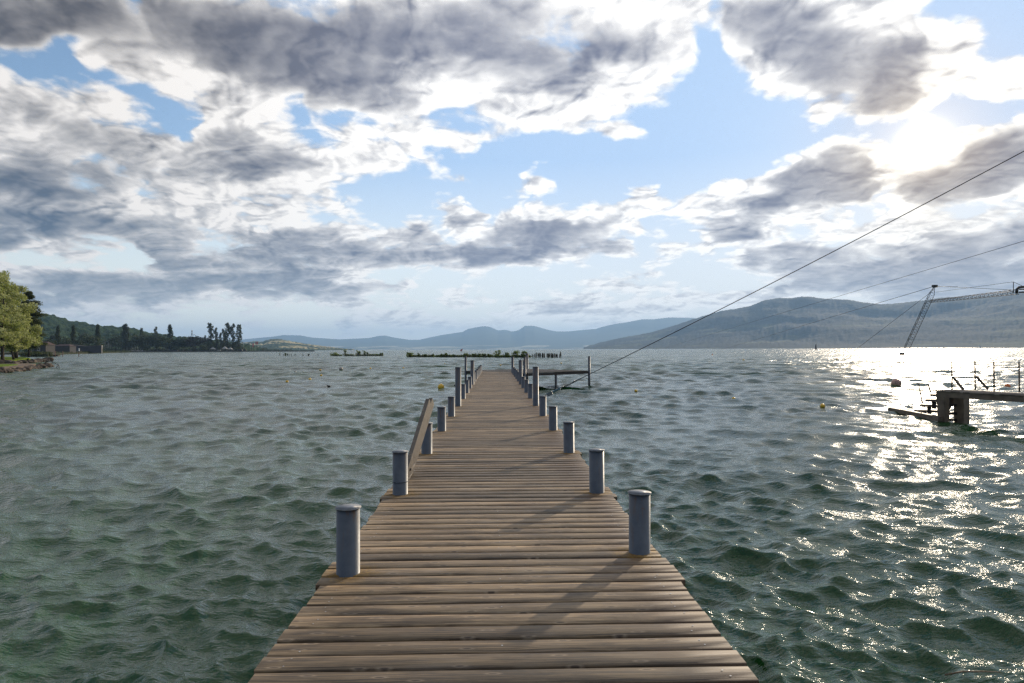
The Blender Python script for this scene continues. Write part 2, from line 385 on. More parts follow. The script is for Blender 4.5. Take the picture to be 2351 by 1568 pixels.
# ------------------------------------------------------------------ the lake: one sheet with real waves, fading into relief far out
rs = np.random.RandomState(11)
NC = 132
lam = np.exp(np.linspace(math.log(.12), math.log(7.5), NC))*rs.uniform(.93, 1.07, NC)
kk = 2*np.pi/lam
main_dir = R(-112)                                    # waves run towards the viewer, a little from the right
spread = np.where(lam > 2.5, .40, np.where(lam > .9, .55, .85))
th = main_dir + rs.normal(0, 1, NC)*spread
ph = rs.uniform(0, 2*np.pi, NC)
L0 = np.log([.12, .3, .6, 1.0, 1.6, 2.6, 4.5, 7.5])
sl_near = np.interp(np.log(lam), L0, [.050, .062, .056, .040, .021, .010, .005, .002])
sl_far = np.interp(np.log(lam), L0, [.0, .030, .060, .062, .042, .021, .009, .004])
sl_out = np.interp(np.log(lam), L0, [.0, .0, .03, .058, .068, .052, .030, .014])
def waves(X, Y, spacing):
    dxs = np.zeros_like(X); dys = np.zeros_like(X); z = np.zeros_like(X)
    gx = .5+.5*np.sin(X*.21+1.3*np.sin(Y*.13+.4))*np.sin(Y*.17+1.1*np.sin(X*.09))   # gusts
    for i in range(NC):
        f = np.clip((lam[i]/np.maximum(spacing, 1e-3)-2.2)/2.5, 0, 1)
        if f.max() <= 0: continue
        wf = np.clip((np.hypot(X, Y)-7)/18, 0, 1)
        w2 = np.clip((np.hypot(X, Y)-32)/45, 0, 1)
        a = ((sl_near[i]*(1-wf)+sl_far[i]*wf)*(1-w2)+sl_out[i]*w2)/kk[i]*f*(.8+.35*gx if lam[i] > 1.4 else (.55+.75*gx))
        p = kk[i]*(X*math.cos(th[i])+Y*math.sin(th[i]))+ph[i]
        s_, c = np.sin(p), np.cos(p); z += a*c
        dxs -= .92*a*math.cos(th[i])*s_; dys -= .92*a*math.sin(th[i])*s_
    return X+dxs, Y+dys, z
r_list = [0.0, .5, 1.0, 1.5, 2.0]
r_ = 2.0
while r_ < 30000:
    r_ += max(.035, min(.0062*r_, 1e9)) if r_ < 400 else r_*(.02 if r_ < 3000 else .08)
    r_list.append(r_)
rr = np.array(r_list)
ang = np.concatenate([np.linspace(-180, -52, 60, endpoint=False), np.linspace(-52, 52, 860, endpoint=False), np.linspace(52, 180, 60, endpoint=False)])
aa = np.radians(ang); nr, na = len(rr), len(aa)
dr = np.gradient(rr); da = np.abs(np.gradient(aa))
RRm, AAm = np.meshgrid(rr, aa, indexing='ij')
sp_m = np.maximum(np.broadcast_to(dr[:, None], RRm.shape), RRm*da[None, :])
Xw, Yw, Zw = waves(RRm*np.sin(AAm), RRm*np.cos(AAm), sp_m)
Zw = np.where(RRm > 900, 0, Zw)
idx = np.arange(nr*na).reshape(nr, na); nx = np.roll(idx, -1, 1)
Fw = np.stack([idx[:-1], nx[:-1], nx[1:], idx[1:]], -1).reshape(-1, 4)[:, ::-1]
Fw = Fw[na:]                                          # the innermost ring is degenerate
m_water, n, b, o = new_mat('lake_water')
geo = n.n('ShaderNodeNewGeometry'); pos = geo.outputs['Position']
cam_d = n.vmath('LENGTH', pos)
v1 = n.mapping(pos, rot=(0, 0, R(20)), scale=(.6, 1.5, 1))
big = n.noise(pos, .045, detail=3, rough=.5, dims='2D')
col = n.mix(n.rng(big, .35, .65), (.004, .036, .008), (.012, .058, .012))
n.put(b.inputs['Base Color'], col)
b.inputs['IOR'].default_value = 1.33; b.inputs['Specular IOR Level'].default_value = .75
n.put(b.inputs['Roughness'], n.rng(cam_d, 3, 90, .03, .22))
near = n.rng(cam_d, 10, 60, 1, 0)
h1 = n.noise(v1, 7.0, detail=3, rough=.55, dims='2D')
h2 = n.noise(v1, 1.6, detail=4, rough=.62, dims='2D')
h3 = n.noise(n.mapping(pos, rot=(0, 0, R(-12)), scale=(.38, 1.35, 1)), .42, detail=4, rough=.6, dims='2D')
mid = n.rng(cam_d, 12, 120, 0, 1); farw = n.rng(cam_d, 70, 500, 0, 1)
h0 = n.noise(v1, 22.0, detail=2, rough=.5, dims='2D')
hh = n.math('MULTIPLY_ADD', h0, .0055, n.math('MULTIPLY', h1, n.rng(cam_d, 3, 40, .020, .013)))
hh = n.math('MULTIPLY_ADD', h2, n.math('MULTIPLY_ADD', mid, .045, .022), hh)
hh = n.math('MULTIPLY_ADD', h3, n.math('MULTIPLY', farw, .75), hh)
h4 = n.noise(n.mapping(pos, rot=(0, 0, R(6)), scale=(.75, 1.25, 1)), .10, detail=4, rough=.55, dims='2D')
hh = n.math('MULTIPLY_ADD', h4, n.math('MULTIPLY', n.rng(cam_d, 40, 150, 0, 1), 3.6), hh)
bp = n.n('ShaderNodeBump'); n.put(bp.inputs['Height'], hh); bp.inputs['Strength'].default_value = 1.0; bp.inputs['Distance'].default_value = 1.0
n.L.new(bp.outputs[0], b.inputs['Normal'])
water = link('lake', np_mesh('lake', np.stack([Xw, Yw, Zw], -1).reshape(-1, 3), Fw, m_water, smooth=True))
tag(water, kind='structure')
# ------------------------------------------------------------------ pier
DZ = 1.23
PXC, PHW, PROW = .03, 1.235, 1.095            # centre line, half width, post row offset
POST0, PSTEP, PR = 7.30, 2.79, .083
# weathered softwood: silver-brown boards, grain along the board, knots, lichen round the posts, a darker wet margin
def wood_mat(name, pier=True, c1=(.100, .062, .032), c2=(.390, .275, .155), c3=(.036, .022, .011)):
    m_, n, b, o = new_mat(name)
    co = n.n('ShaderNodeTexCoord').outputs['Object']; x, y, z = n.sep(co)
    bd = n.n('ShaderNodeAttribute', attribute_name='board').outputs['Fac']
    off = n.math('MULTIPLY', bd, 37.0)
    p = n.comb(n.math('ADD', x, off), n.math('MULTIPLY_ADD', off, 1.7, y), z)
    wob = n.noise(n.mapping(p, scale=(1.6, 5, 5)), 1, detail=2)
    g1 = n.noise(n.mapping(n.vmath('ADD', p, n.comb(0, n.math('MULTIPLY', wob, .05), 0)), scale=(1.3, 95, 60)), 1, detail=6, rough=.62)
    g2 = n.noise(n.mapping(p, scale=(4, 260, 200)), 1, detail=3, rough=.6)
    blot = n.noise(n.mapping(p, scale=(2.2, 7, 7)), 1, detail=4, rough=.6)
    c = n.mix(n.rng(g1, .38, .62), c1, c2)
    c = n.mix(n.math('MULTIPLY', n.rng(g2, .52, .64), .75), c, c3)
    c = n.mix(n.math('MULTIPLY', n.rng(blot, .50, .66), .65), c, c3)
    c = n.mix(n.math('MULTIPLY', n.rng(blot, .45, .28), .45), c, (.34, .265, .19))
    tone = n.rng(bd, 0, 1, .45, 1.35)
    c = n.vmath('SCALE', c, sc=tone)
    hue = n.math('FRACT', n.math('MULTIPLY', bd, 7.31))
    c = n.mix(n.math('MULTIPLY', hue, .30), c, n.mix(1.0, c, (1.04, .96, .86), 'MULTIPLY'))
    # knots: sparse stretched rings, pale rim and dark heart
    kp = n.mapping(p, scale=(2.4, 9.0, 9.0)); kd = n.voro(kp, 1.0)
    c = n.mix(n.rng(kd, .13, .08, 0, .40), c, (.36, .27, .18)); c = n.mix(n.rng(kd, .07, .04, 0, .85), c, (.045, .028, .018))
    if pier:
        wet = n.noise(n.mapping(co, scale=(2.0, .9, 1)), 1, detail=5, rough=.65)
        wf = n.math('MULTIPLY', n.rng(n.math('MULTIPLY_ADD', n.math('SUBTRACT', wet, .5), 1.1, x), .72, 1.12), .62)
        c = n.mix(wf, c, (.085, .048, .030))
        fy = n.math('PINGPONG', n.math('SUBTRACT', y, POST0), PSTEP/2)
        fx = n.math('SUBTRACT', n.math('ABSOLUTE', n.math('SUBTRACT', x, PXC)), PROW)
        f1 = n.math('ABSOLUTE', n.math('SUBTRACT', y, n.math('MULTIPLY_ADD', n.math('GREATER_THAN', x, 0.0), .39, 4.74)))
        nearp = n.math('LESS_THAN', y, 5.9); fy = n.math('ADD', n.math('MULTIPLY', f1, nearp), n.math('MULTIPLY', fy, n.math('SUBTRACT', 1.0, nearp)))
        rd = n.math('SQRT', n.math('ADD', n.math('POWER', n.math('MULTIPLY', fy, 1.25), 2), n.math('POWER', fx, 2)))
        ln = n.noise(co, 14, detail=5, rough=.7)
        lich = n.rng(n.math('MULTIPLY_ADD', n.math('SUBTRACT', ln, .5), .40, rd), .27, .13, 0, 1)
        c = n.mix(n.math('MULTIPLY', lich, .75), c, n.mix(n.rng(n.noise(co, 40, detail=3), .4, .6), (.16, .085, .018), (.30, .17, .025)))
    n.put(b.inputs['Base Color'], c)
    n.put(b.inputs['Roughness'], n.rng(g1, .2, .8, .50, .78)); b.inputs['Specular IOR Level'].default_value = .45
    h = n.math('MULTIPLY_ADD', g2, .4, n.math('MULTIPLY', g1, 1.0))
    bump(n, b, h, .45, .005)
    return m_
M_deck = wood_mat('weathered_boards')
M_wood = wood_mat('grey_timber', pier=False, c1=(.24, .19, .145), c2=(.40, .33, .26), c3=(.14, .10, .07))
M_darkwood = simple_mat('tarred_timber', (.030, .022, .017), (.015, .011, .009), rough=.7, scale=5)
M_screw = simple_mat('screw_steel', (.55, .54, .52), (.25, .22, .2), rough=.35, metal=.9, scale=60, bumpk=0)
M_steel = simple_mat('galvanised_steel', (.30, .31, .33), (.16, .17, .18), rough=.45, metal=.6, scale=9)
M_black = simple_mat('black_steel', (.02, .02, .022), (.04, .032, .028), rough=.5, metal=.4, scale=9)
M_cap = simple_mat('cap_paint', (.27, .28, .30), (.17, .17, .175), rough=.55, metal=.2, scale=14)
M_wet = simple_mat('wet_timber', (.20, .145, .10), (.10, .07, .048), rough=.6, scale=3)
def post_mat():
    m_, n, b, o = new_mat('post_paint'); co = n.n('ShaderNodeTexCoord').outputs['Object']; x, y, z = n.sep(co)
    gp = n.n('ShaderNodeNewGeometry').outputs['Position']
    f = n.noise(gp, 7, detail=6, rough=.65)
    c = n.mix(n.rng(f, .35, .65), (.046, .058, .076), (.078, .092, .112))
    st = n.noise(n.mapping(gp, scale=(26, 26, 2.2)), 1, detail=5, rough=.6)
    rust = n.math('MULTIPLY', n.rng(st, .54, .66), n.rng(n.noise(gp, 2.6, detail=2), .46, .60))
    c = n.mix(n.math('MULTIPLY', rust, .8), c, (.105, .060, .030))
    r2 = n.math('MULTIPLY', n.rng(z, .30, .45), n.rng(n.noise(n.mapping(gp, scale=(22, 22, 5)), 1, detail=4, rough=.7), .52, .62))
    c = n.mix(n.math('MULTIPLY', r2, .75), c, (.10, .055, .028))
    sp = n.noise(gp, 55, detail=2); c = n.mix(n.math('MULTIPLY', n.rng(sp, .70, .76), .7), c, (.09, .045, .02))
    px_, py_, pz_ = n.sep(gp)
    c = n.mix(n.rng(pz_, .55, .05), c, (.020, .022, .014))                 # weed and slime at the waterline
    n.put(b.inputs['Base Color'], c); b.inputs['Metallic'].default_value = .15
    n.put(b.inputs['Roughness'], n.rng(f, .2, .8, .38, .6)); bump(n, b, n.noise(gp, 60, detail=3), .18, .004)
    return m_
M_post = post_mat()

def board_deck(name, y0, y1, x0, x1, pitch, mats, z=DZ, thick=.042, parent=None, seed=1, screws=None, wide=()):
    rr_ = random.Random(seed); V = []; F = []; A = []; MI = []
    y = y0; gap = .025
    while y < y1:
        w = pitch-gap+rr_.uniform(-.003, .003); a = y+rr_.uniform(-.0015, .0015); t = rr_.random()
        l, r_e = x0+rr_.uniform(-.012, .012), x1+rr_.uniform(-.012, .012)
        if any(abs(y+w/2-q) < .20 for q in wide): l -= .035; r_e += .035
        dz0, dz1 = rr_.uniform(-.003, .003), rr_.uniform(-.003, .003); c = .004; cup = rr_.uniform(-.002, .002)
        prof = [(0, -thick), (0, -c), (c, 0), (w*.5, cup), (w-c, 0), (w, -c), (w, -thick)]
        base = len(V); xs = np.linspace(l, r_e, 9); bow = [rr_.uniform(-.0022, .0022) for _ in xs]
        for k, xx in enumerate(xs):
            zz = z + dz0+(dz1-dz0)*(xx-x0)/(x1-x0)
            for q, (py_, pz_) in enumerate(prof):
                V.append((xx, a+py_+bow[k]*(1 if q > 3 else .6), zz+pz_))
        m_ = len(prof)
        for k in range(len(xs)-1):
            for q in range(m_):
                i0 = base+k*m_+q; i1 = base+k*m_+(q+1) % m_
                F.append((i0, i1, i1+m_, i0+m_)); A.append(t); MI.append(0)
        for e in (0, len(xs)-1):
            b0 = base+e*m_
            for tri in ((0, 1, 5, 6), (1, 2, 4, 5), (2, 3, 4, 4)):
                f = [b0+q for q in tri]
                if tri[2] == tri[3]: continue
                F.append(tuple(f)); A.append(t); MI.append(0)
        if screws and y < screws:
            for sx in (-1.06, .03, 1.12):
                for q in ((.3, .72) if abs(sx) > .5 else (.5,)):
                    if rr_.random() < .30: continue
                    cx_, cy_ = sx+rr_.uniform(-.02, .02), a+w*q+rr_.uniform(-.012, .012); b0 = len(V); rs_ = .0055
                    zt = z+max(dz0, dz1)+.0025
                    for k in range(8): V.append((cx_+rs_*math.cos(k*math.tau/8), cy_+rs_*math.sin(k*math.tau/8), zt))
                    F.append((b0, b0+1, b0+2, b0+3)); F.append((b0+3, b0+4, b0+5, b0+6)); F.append((b0+6, b0+7, b0, b0+3))
                    A += [t]*3; MI += [1]*3
        y += pitch
    me = np_mesh(name, V, F, mats, midx=MI, attrs={'board': ('FACE', A)})
    return link(name, me, parent)

posts_y = [POST0+PSTEP*(i-1) for i in range(16)]; posts_y[0] = 4.74
PIER_END = 50.6
pier = thing('wooden_pier', 'long boardwalk pier of weathered brown planks running from the foreground into the lake', 'pier', (0, 0, 0))
board_deck('deck', .4, PIER_END, PXC-PHW, PXC+PHW, .171, [M_deck, M_screw], parent=pier, seed=5, screws=14, wide=[q for q in posts_y])
for s_ in (-1, 1):
    MB().box((PXC+s_*.78, (PIER_END+.3)/2, DZ-.042-.083), (.10, PIER_END-.4, .16), bevel=.006).build('stringer', M_darkwood, pier)
for i, y in enumerate(posts_y):
    MB().box((PXC, y, DZ-.042-.166-.09), (2*PROW-.17, .12, .17), bevel=.005).build('cross_beam', M_black, pier)
def make_post(h, r=PR, ring=False, depth=3.2):
    pm = MB().rod((0, 0, -depth), (0, 0, h), r, seg=32)
    if ring: pm.rod((0, 0, .135), (0, 0, .143), r+.004, seg=32)
    return pm
def add_post(x, y, h, parent, zb=DZ, r=PR, label=None, ring=False):
    rn = random.Random(int(x*100+y*37)); tl = rn.uniform(-.006, .006)
    p = make_post(h, r, ring).build('post', M_post, parent, (x, y, zb), label); p.rotation_euler = (rn.uniform(-.006, .006), tl, 0)
    c = MB().rod((0, 0, h), (0, 0, h+.007), r+.009, seg=36).rod((0, 0, h+.007), (0, 0, h+.014), r+.008, .01, seg=36)
    c.build('post_cap', M_cap, p)
    return p
TALL = {5: 1.09, 9: 1.09}
for i, y in enumerate(posts_y):
    for s_ in (-1, 1):
        yy = y + (.0 if i or s_ < 0 else .39)
        h = TALL.get(i, .465)
        if i == 14 and s_ > 0: h = 1.09
        if i == 15 and s_ > 0: continue
        lab = None
        if i in TALL or (i == 14 and s_ > 0): lab = 'tall grey steel post'
        add_post(PXC+s_*PROW, yy, h, pier, label=lab, ring=(i == 1 and s_ < 0))

# diamond-shaped bathing platform at the pier's head, on its own posts
HA, HB, HC, HD = Vector((1.95, 43.9, 0)), Vector((6.85, 47.8, 0)), Vector((2.55, 53.0, 0)), Vector((-2.25, 49.0, 0))
plat = thing('swimming_platform', 'timber bathing platform set cornerwise at the far pier end, tall posts at its corners', 'platform', (2.3, 48.4, 0))
O = Vector((2.3, 48.4, 0))
def plat_deck():
    e1 = (HB-HA).normalized(); e2 = (HD-HA).normalized(); L1, L2 = (HB-HA).length, (HD-HA).length
    rr_ = random.Random(3); V = []; F = []; A = []; p = 0
    while p < L2:
        w = .155
        base = HA+e2*p; t = rr_.random()
        for (q, zz) in ((0, -.04), (0, 0), (w, 0), (w, -.04)):
            for en in (0, L1): V.append(tuple(base+e2*q+e1*en+Vector((0, 0, DZ+.006+zz))-O))
        b0 = len(V)-8
        for f in ((0, 1, 3, 2), (2, 3, 5, 4), (4, 5, 7, 6), (6, 7, 1, 0), (0, 2, 4, 6), (1, 3, 5, 7)): F.append(tuple(b0+k for k in f)); A.append(t)
        p += .17
    return link('deck', np_mesh('deck', V, F, M_wood, attrs={'board': ('FACE', A)}), plat)
plat_deck()
fr = MB()
for a, b_ in ((HA, HB), (HB, HC), (HC, HD), (HD, HA)):
    d_ = (b_-a).normalized()*.16
    fr.beam(a-O+d_+Vector((0, 0, DZ-.13)), b_-O-d_+Vector((0, 0, DZ-.13)), .09, .17)
fr.build('frame', M_darkwood, plat)
for (pp, h) in ((HA, 1.07), (HB, 1.05), (HC, 1.25), (HD, 1.05)):
    add_post(pp.x-O.x, pp.y-O.y, h, plat, r=.088)
mid = HA+(HB-HA)*.46
for pp, lab in ((mid, None), (HD+(HC-HD)*.5, None), (HA+(HD-HA)*.5, None)):
    MB().rod((0, 0, -3), (0, 0, DZ-.215), .085, seg=24).build('support_leg', M_post, plat, (pp.x-O.x, pp.y-O.y, 0))

# timber boarding ladder whose two long rails lean up over the left edge
lad = thing('boarding_ladder', 'timber ladder whose two long rails slope up over the left pier edge', 'ladder', (-1.25, 7.9, DZ))
la = on_z(948, 1066, DZ+.02)-Vector((-1.25, 7.9, DZ)); 
def rail(px0, py0, px1, py1, y0, y1, parent):
    a = at_y(px0, py0, y0)-Vector((-1.25, 7.9, DZ)); b_ = at_y(px1, py1, y1)-Vector((-1.25, 7.9, DZ))
    a2 = a-(b_-a)*.62
    mb = MB().beam(a2, b_, .055, .135, bevel=.006)
    o_ = mb.build('rail', M_wood, parent)
    return a2, b_
r1 = rail(941, 1062, 984, 923, 8.15, 8.95, lad); r2 = rail(950, 1052, 991, 921, 8.65, 9.45, lad)
for k in range(4):
    t = .05+.09*k
    a = r1[0].lerp(r1[1], t); b_ = r2[0].lerp(r2[1], t)
    MB().beam(a, b_, .09, .03, bevel=.004).build('rung', M_wood, lad)

# small steel bathing ladder further out on the left
sl = thing('steel_ladder', 'small dark steel ladder on the left pier side past the first tall post', 'ladder', (-1.27, 24.6, DZ))
MB().path([(-.13, 0, -2.0), (-.13, 0, .36)], .035).build('rail', M_steel, sl)
MB().path([(-.13, .45, -2.0), (-.13, .45, .36)], .035).build('rail', M_steel, sl)
MB().path([(.10, -.25, -.05), (.10, -.25, .20), (.06, -.25, .25), (-.28, -.25, .26)], .03).build('handle', M_black, sl)
for k in range(5): MB().rod((-.13, 0, -.3-.3*k), (-.13, .45, -.3-.3*k), .018).build('rung', M_steel, sl)
# steel ladder hoops at the platform
hp = thing('ladder_hoop', 'thin steel ladder hoop standing on the swimming platform beside its near corner', 'ladder', (1.75, 46.5, DZ))
MB().path([(0, 0, -1.6), (0, 0, .85), (.1, 0, .93), (.2, 0, .85), (.2, 0, .45)], .018).build('rail', M_steel, hp)
MB().path([(0, .5, -1.6), (0, .5, .85), (.1, .5, .93), (.2, .5, .85), (.2, .5, .45)], .018).build('rail', M_steel, hp)

# ------------------------------------------------------------------ stay cable with its fittings, rising to the right
a = on_z(1190, 917, 0) - Vector((0, 0, .5)); b_ = on_z(2620, 202, 13.0)
# keep one straight line through the two sight points
cab = thing('stay_cable', 'heavy steel stay cable rising from the water beside the pier to the upper right', 'cable', tuple(a))
def onc(t): return (b_-a)*t
def t_at(px):
    lo, hi = 0., 1.
    for _ in range(40):
        md = (lo+hi)/2; q = a+onc(md)-CAM; x_ = 1175.5+FOC*q.dot(rt)/q.dot(fwd)
        if x_ < px: lo = md
        else: hi = md
    return lo
L_ = (b_-a).length; dirc = (b_-a).normalized()
sag = lambda t: Vector((0, 0, -.25*4*t*(1-t)))
MB().path([onc(t)+sag(t) for t in np.linspace(0, 1, 40)], .019, seg=8).build('cable', M_black, cab)
ta, tb = t_at(1288), t_at(1342)
MB().path([onc(ta)+sag(ta)+Vector((0, 0, -.05)), onc((ta*2+tb)/3)+sag(ta)+Vector((0, 0, -.065)), onc(tb)+sag(tb)], .014, seg=8).build('cable_tail', M_black, cab)
t0, t1 = t_at(1256), t_at(1268)
MB().beam(onc(t0)+sag(t0)+Vector((0, 0, -.03)), onc(t1)+sag(t1)+Vector((0, 0, -.03)), .05, .20, bevel=.01).build('anchor_plate', M_steel, cab)
t0, t1 = t_at(1269), t_at(1287)
MB().beam(onc(t0)+sag(t0), onc(t1)+sag(t1), .09, .12, bevel=.02).build('turnbuckle', simple_mat('blue_grey_paint', (.20, .30, .36), (.12, .17, .2), rough=.3, metal=.5, scale=20), cab)
for px in (1270, 1288, 1291, 1318):
    t0 = t_at(px); MB().ball(onc(t0)+sag(t0)+Vector((0, 0, .03)), .045, seg=12).build('cable_clamp', M_screw, cab)

# ------------------------------------------------------------------ second jetty on the right, with its steps
JZ = 1.26
E1, E2 = on_z(2150, 896, JZ), on_z(2351, 907, JZ)
jd = (E2-E1).normalized(); jn = Vector((jd.y, -jd.x, 0)); jn = jn if jn.x > 0 else -jn
JW = 1.25
ang_j = math.atan2(jd.y, jd.x)
jet = thing('side_jetty', 'dark timber jetty with thin upright rods at the right edge of the picture', 'jetty', tuple(E1)[:2]+(0,), rz=ang_j)
# local: x along the jetty (towards the viewer), y across (positive = jn side or not)
sg = 1 if (Matrix.Rotation(ang_j, 3, 'Z') @ Vector((0, 1, 0))).dot(jn) > 0 else -1
def jdeck():
    V = []; F = []; A = []; rr_ = random.Random(8); x = -.1
    while x < 9:
        t = rr_.random(); b0 = len(V)
        for xx in (x, x+.145):
            for (yy, zz) in ((-.06, -.045), (-.06, 0), (JW+.06, 0), (JW+.06, -.045)): V.append((xx, sg*yy, JZ+zz))
        for f in ((0, 1, 2, 3), (4, 5, 6, 7), (0, 1, 5, 4), (1, 2, 6, 5), (2, 3, 7, 6), (3, 0, 4, 7)): F.append(tuple(b0+q for q in f)); A.append(t)
        x += .16
    return link('deck', np_mesh('deck', V, F, M_wood, attrs={'board': ('FACE', A)}), jet)
jdeck()
for yy in (.02, JW-.02): MB().box((4.6, sg*yy, JZ-.045-.10), (9.2, .12, .19), bevel=.008).build('beam', M_wet, jet)
def to_local(P_): return Matrix.Rotation(-ang_j, 3, 'Z') @ (P_-Vector((E1.x, E1.y, 0)))
for (px, w) in ((2166, .30), (2208, .38)):
    q = to_local(on_z(px, 967, 0)); 
    MB().box((q.x, q.y, (JZ-.24-3)/2), (w, w, JZ-.24+3), bevel=.03).build('pile', M_wet, jet)
    MB().box((q.x+5.5, q.y, (JZ-.24-3)/2), (w, w, JZ-.24+3), bevel=.03).build('pile', M_wet, jet)
qa, qb = to_local(on_z(2166, 967, 0)), to_local(on_z(2208, 967, 0))
for zz, h in ((.95, .10), (.62, .10), (.30, .09), (.05, .09)): MB().beam(Vector((qa.x+.02, qa.y, zz)), Vector((qb.x-.02, qb.y, zz)), .09, h).build('cross_beam', M_darkwood, jet)
MB().beam(Vector((qa.x, qa.y, .62)), Vector((qb.x, qb.y, .62)).lerp(Vector((qa.x, qa.y, .62)), .4)+Vector((0, 0, .38)), .08, .08).build('brace', M_darkwood, jet)
M_rod = simple_mat('rope_wrapped_rod', (.16, .12, .085), (.08, .06, .045), rough=.8, scale=30, bumpk=.5)
def rodj(px, pyb, pyt, r=.026):
    q = on_z(px, pyb, JZ); h = (pyb-pyt)/FOC*(q-CAM).dot(fwd); l = to_local(q)
    MB().path([(l.x, l.y, JZ-.05), (l.x, l.y, JZ+h)], r, seg=8).build('rod', M_rod, jet)
    for k in range(12):
        pass
    return q
for px, yb, yt in ((2185.8, 893.5, 829.6), (2239, 893.2, 828.9), (2282.5, 900, 830.5), (2340.4, 899, 830.5)): rodj(px, yb, yt)
for (x0, y0, x1, y1, yb) in ((2188, 865, 2212, 895, 893.5), (2241, 864, 2269, 894, 893.2)):
    dd = (on_z(x1, y1, JZ)); d0 = (on_z((2185.8 if x0 < 2200 else 2239), yb, JZ)).y
    MB().beam(to_local(at_y(x0, y0, d0)), to_local(dd), .04, .09).build('brace', M_wood, jet)
# the flight of open steps going down into the water beyond the end of the jetty
st = thing('timber_steps', 'open timber steps with two hand rods descending into the water at the side jetty', 'steps', tuple(E1)[:2]+(0,), rz=ang_j)
lv = [(2137.5, 906, 2196, .95), (2125, 917.5, 2190, .68), (2112, 929.5, 2184, .40), (2099, 941.5, 2180, .13)]
for (xl, yl, xr, zz) in lv:
    a_ = to_local(on_z(xl, yl+1, zz)); b2 = to_local(on_z(xr, yl+3.5, zz))
    MB().beam(a_, b2, .28, .10, bevel=.008).build('tread', M_wet, st)
    for f in (.30, .80):
        pnt = a_.lerp(b2, f); MB().box((pnt.x, pnt.y, zz-.19), (.11, .11, .30)).build('riser', M_darkwood, st)
a_ = to_local(on_z(2043, 940, .10)); b2 = to_local(on_z(2160, 962, .10))
MB().beam(a_, b2, .18, .20, bevel=.015).build('sill_beam', M_wet, st)
for (x0, y0, x1, y1, zz) in ((2118, 926, 2108, 878.4, .45), (2139, 909, 2130.7, 880.8, .90)):
    p0_ = on_z(x0, y0, zz); MB().path([to_local(p0_), to_local(at_y(x1, y1, p0_.y-.15))], .026).build('hand_rod', M_rod, st)
# ------------------------------------------------------------------ cable-ski pylon and ropes
py = thing('lattice_pylon', 'slender leaning steel lattice pylon with a long lattice boom, standing in the lake at right', 'pylon', tuple(on_z(2053, 834, 0)))
PO = on_z(2053, 834, 0)
top = at_y(2146, 657, PO.y-2)-PO
def truss(a, b, w0, w1, nseg, r, sides=3, taper_end=None):
    mb = MB(); a, b = Vector(a), Vector(b); d = (b-a).normalized()
    u = d.cross(Vector((0, 1, 0))).normalized(); v = d.cross(u)
    def corner(t, k):
        w = (w0+(w1-w0)*t)/2
        if taper_end and t > 1-taper_end: w *= max(.25, (1-t)/taper_end)
        an = k*math.tau/sides + .3
        return a.lerp(b, t)+(u*math.cos(an)+v*math.sin(an))*w*1.15
    ts = [i/nseg for i in range(nseg+1)]
    for k in range(sides):
        mb.path([corner(t, k) for t in ts], r, seg=5)
        for i in range(nseg):
            j = (k+1) % sides
            p, q = (corner(ts[i], k), corner(ts[i+1], j)) if i % 2 else (corner(ts[i], j), corner(ts[i+1], k))
            mb.path([p, q], r*.55, seg=4)
    return mb
truss((0, 0, -2), top,   .95, .95, 34, .04, taper_end=.09).build('mast', M_black, py)
MB().box(tuple(top), (.8, .5, .45)).box((top.x+2.2, top.y, top.z-.08), (4.0, .06, .05)).build('mast_head', M_black, py)
ba = at_y(2133, 692, PO.y-2)-PO; bb = at_y(2336, 669, 84)-PO
truss(ba, bb, .45, .70, 46, .034).build('boom', M_black, py)
P_ = lambda x, y, Y=84: at_y(x, y, Y)-PO
MB().path([P_(2334, 674), P_(2334.5, 664), P_(2339, 659.8), P_(2347, 658.8), P_(2400, 658)], .16, seg=8).build('boom_hook', M_black, py)
MB().beam(P_(2340, 664.2), P_(2400, 663.5), .2, .16).build('arm', M_black, py)
MB().beam(P_(2340, 671), P_(2400, 670.5), .2, .16).build('arm', M_black, py)
MB().path([P_(2326.7, 673), P_(2326.7, 647)], .045, seg=6).build('king_post', M_black, py)
MB().path([top, P_(2323, 665.5)], .03, seg=6).build('stay', M_black, py)
MB().path([P_(2149.6, 670.6, PO.y-2), P_(2326.7, 647)], .025, seg=6).build('stay', M_black, py)
MB().path([P_(2326.7, 647), P_(2420, 690)], .025, seg=6).build('stay', M_black, py)
MB().box(tuple(at_y(2071, 812, PO.y)-PO), (.9, .2, .45)).build('number_plate', M_black, py)
def rope(name, label, A, B, r, sagm):
    t = thing(name, label, 'cable', tuple(A)); D = B-A
    MB().path([D*q+Vector((0, 0, -sagm*4*q*(1-q))) for q in np.linspace(0, 1, 30)], r, seg=6).build('cable', M_black, t); return t
rope('tow_rope', 'thin dark cable from the pylon head down left across the mountain', PO+top, at_y(1652, 804.6, 560), .045, 0)
rope('guy_wire', 'thin guy wire falling steeply from the pylon mast to the water left of it', PO+top-Vector((.6, 0, 1.)), on_z(1934, 826, 0), .032, 0)
rope('tow_rope', 'thin cable crossing above the pylon head down to the middle horizon', at_y(2500, 509, 70), at_y(1512, 803, 560), .032, 0)

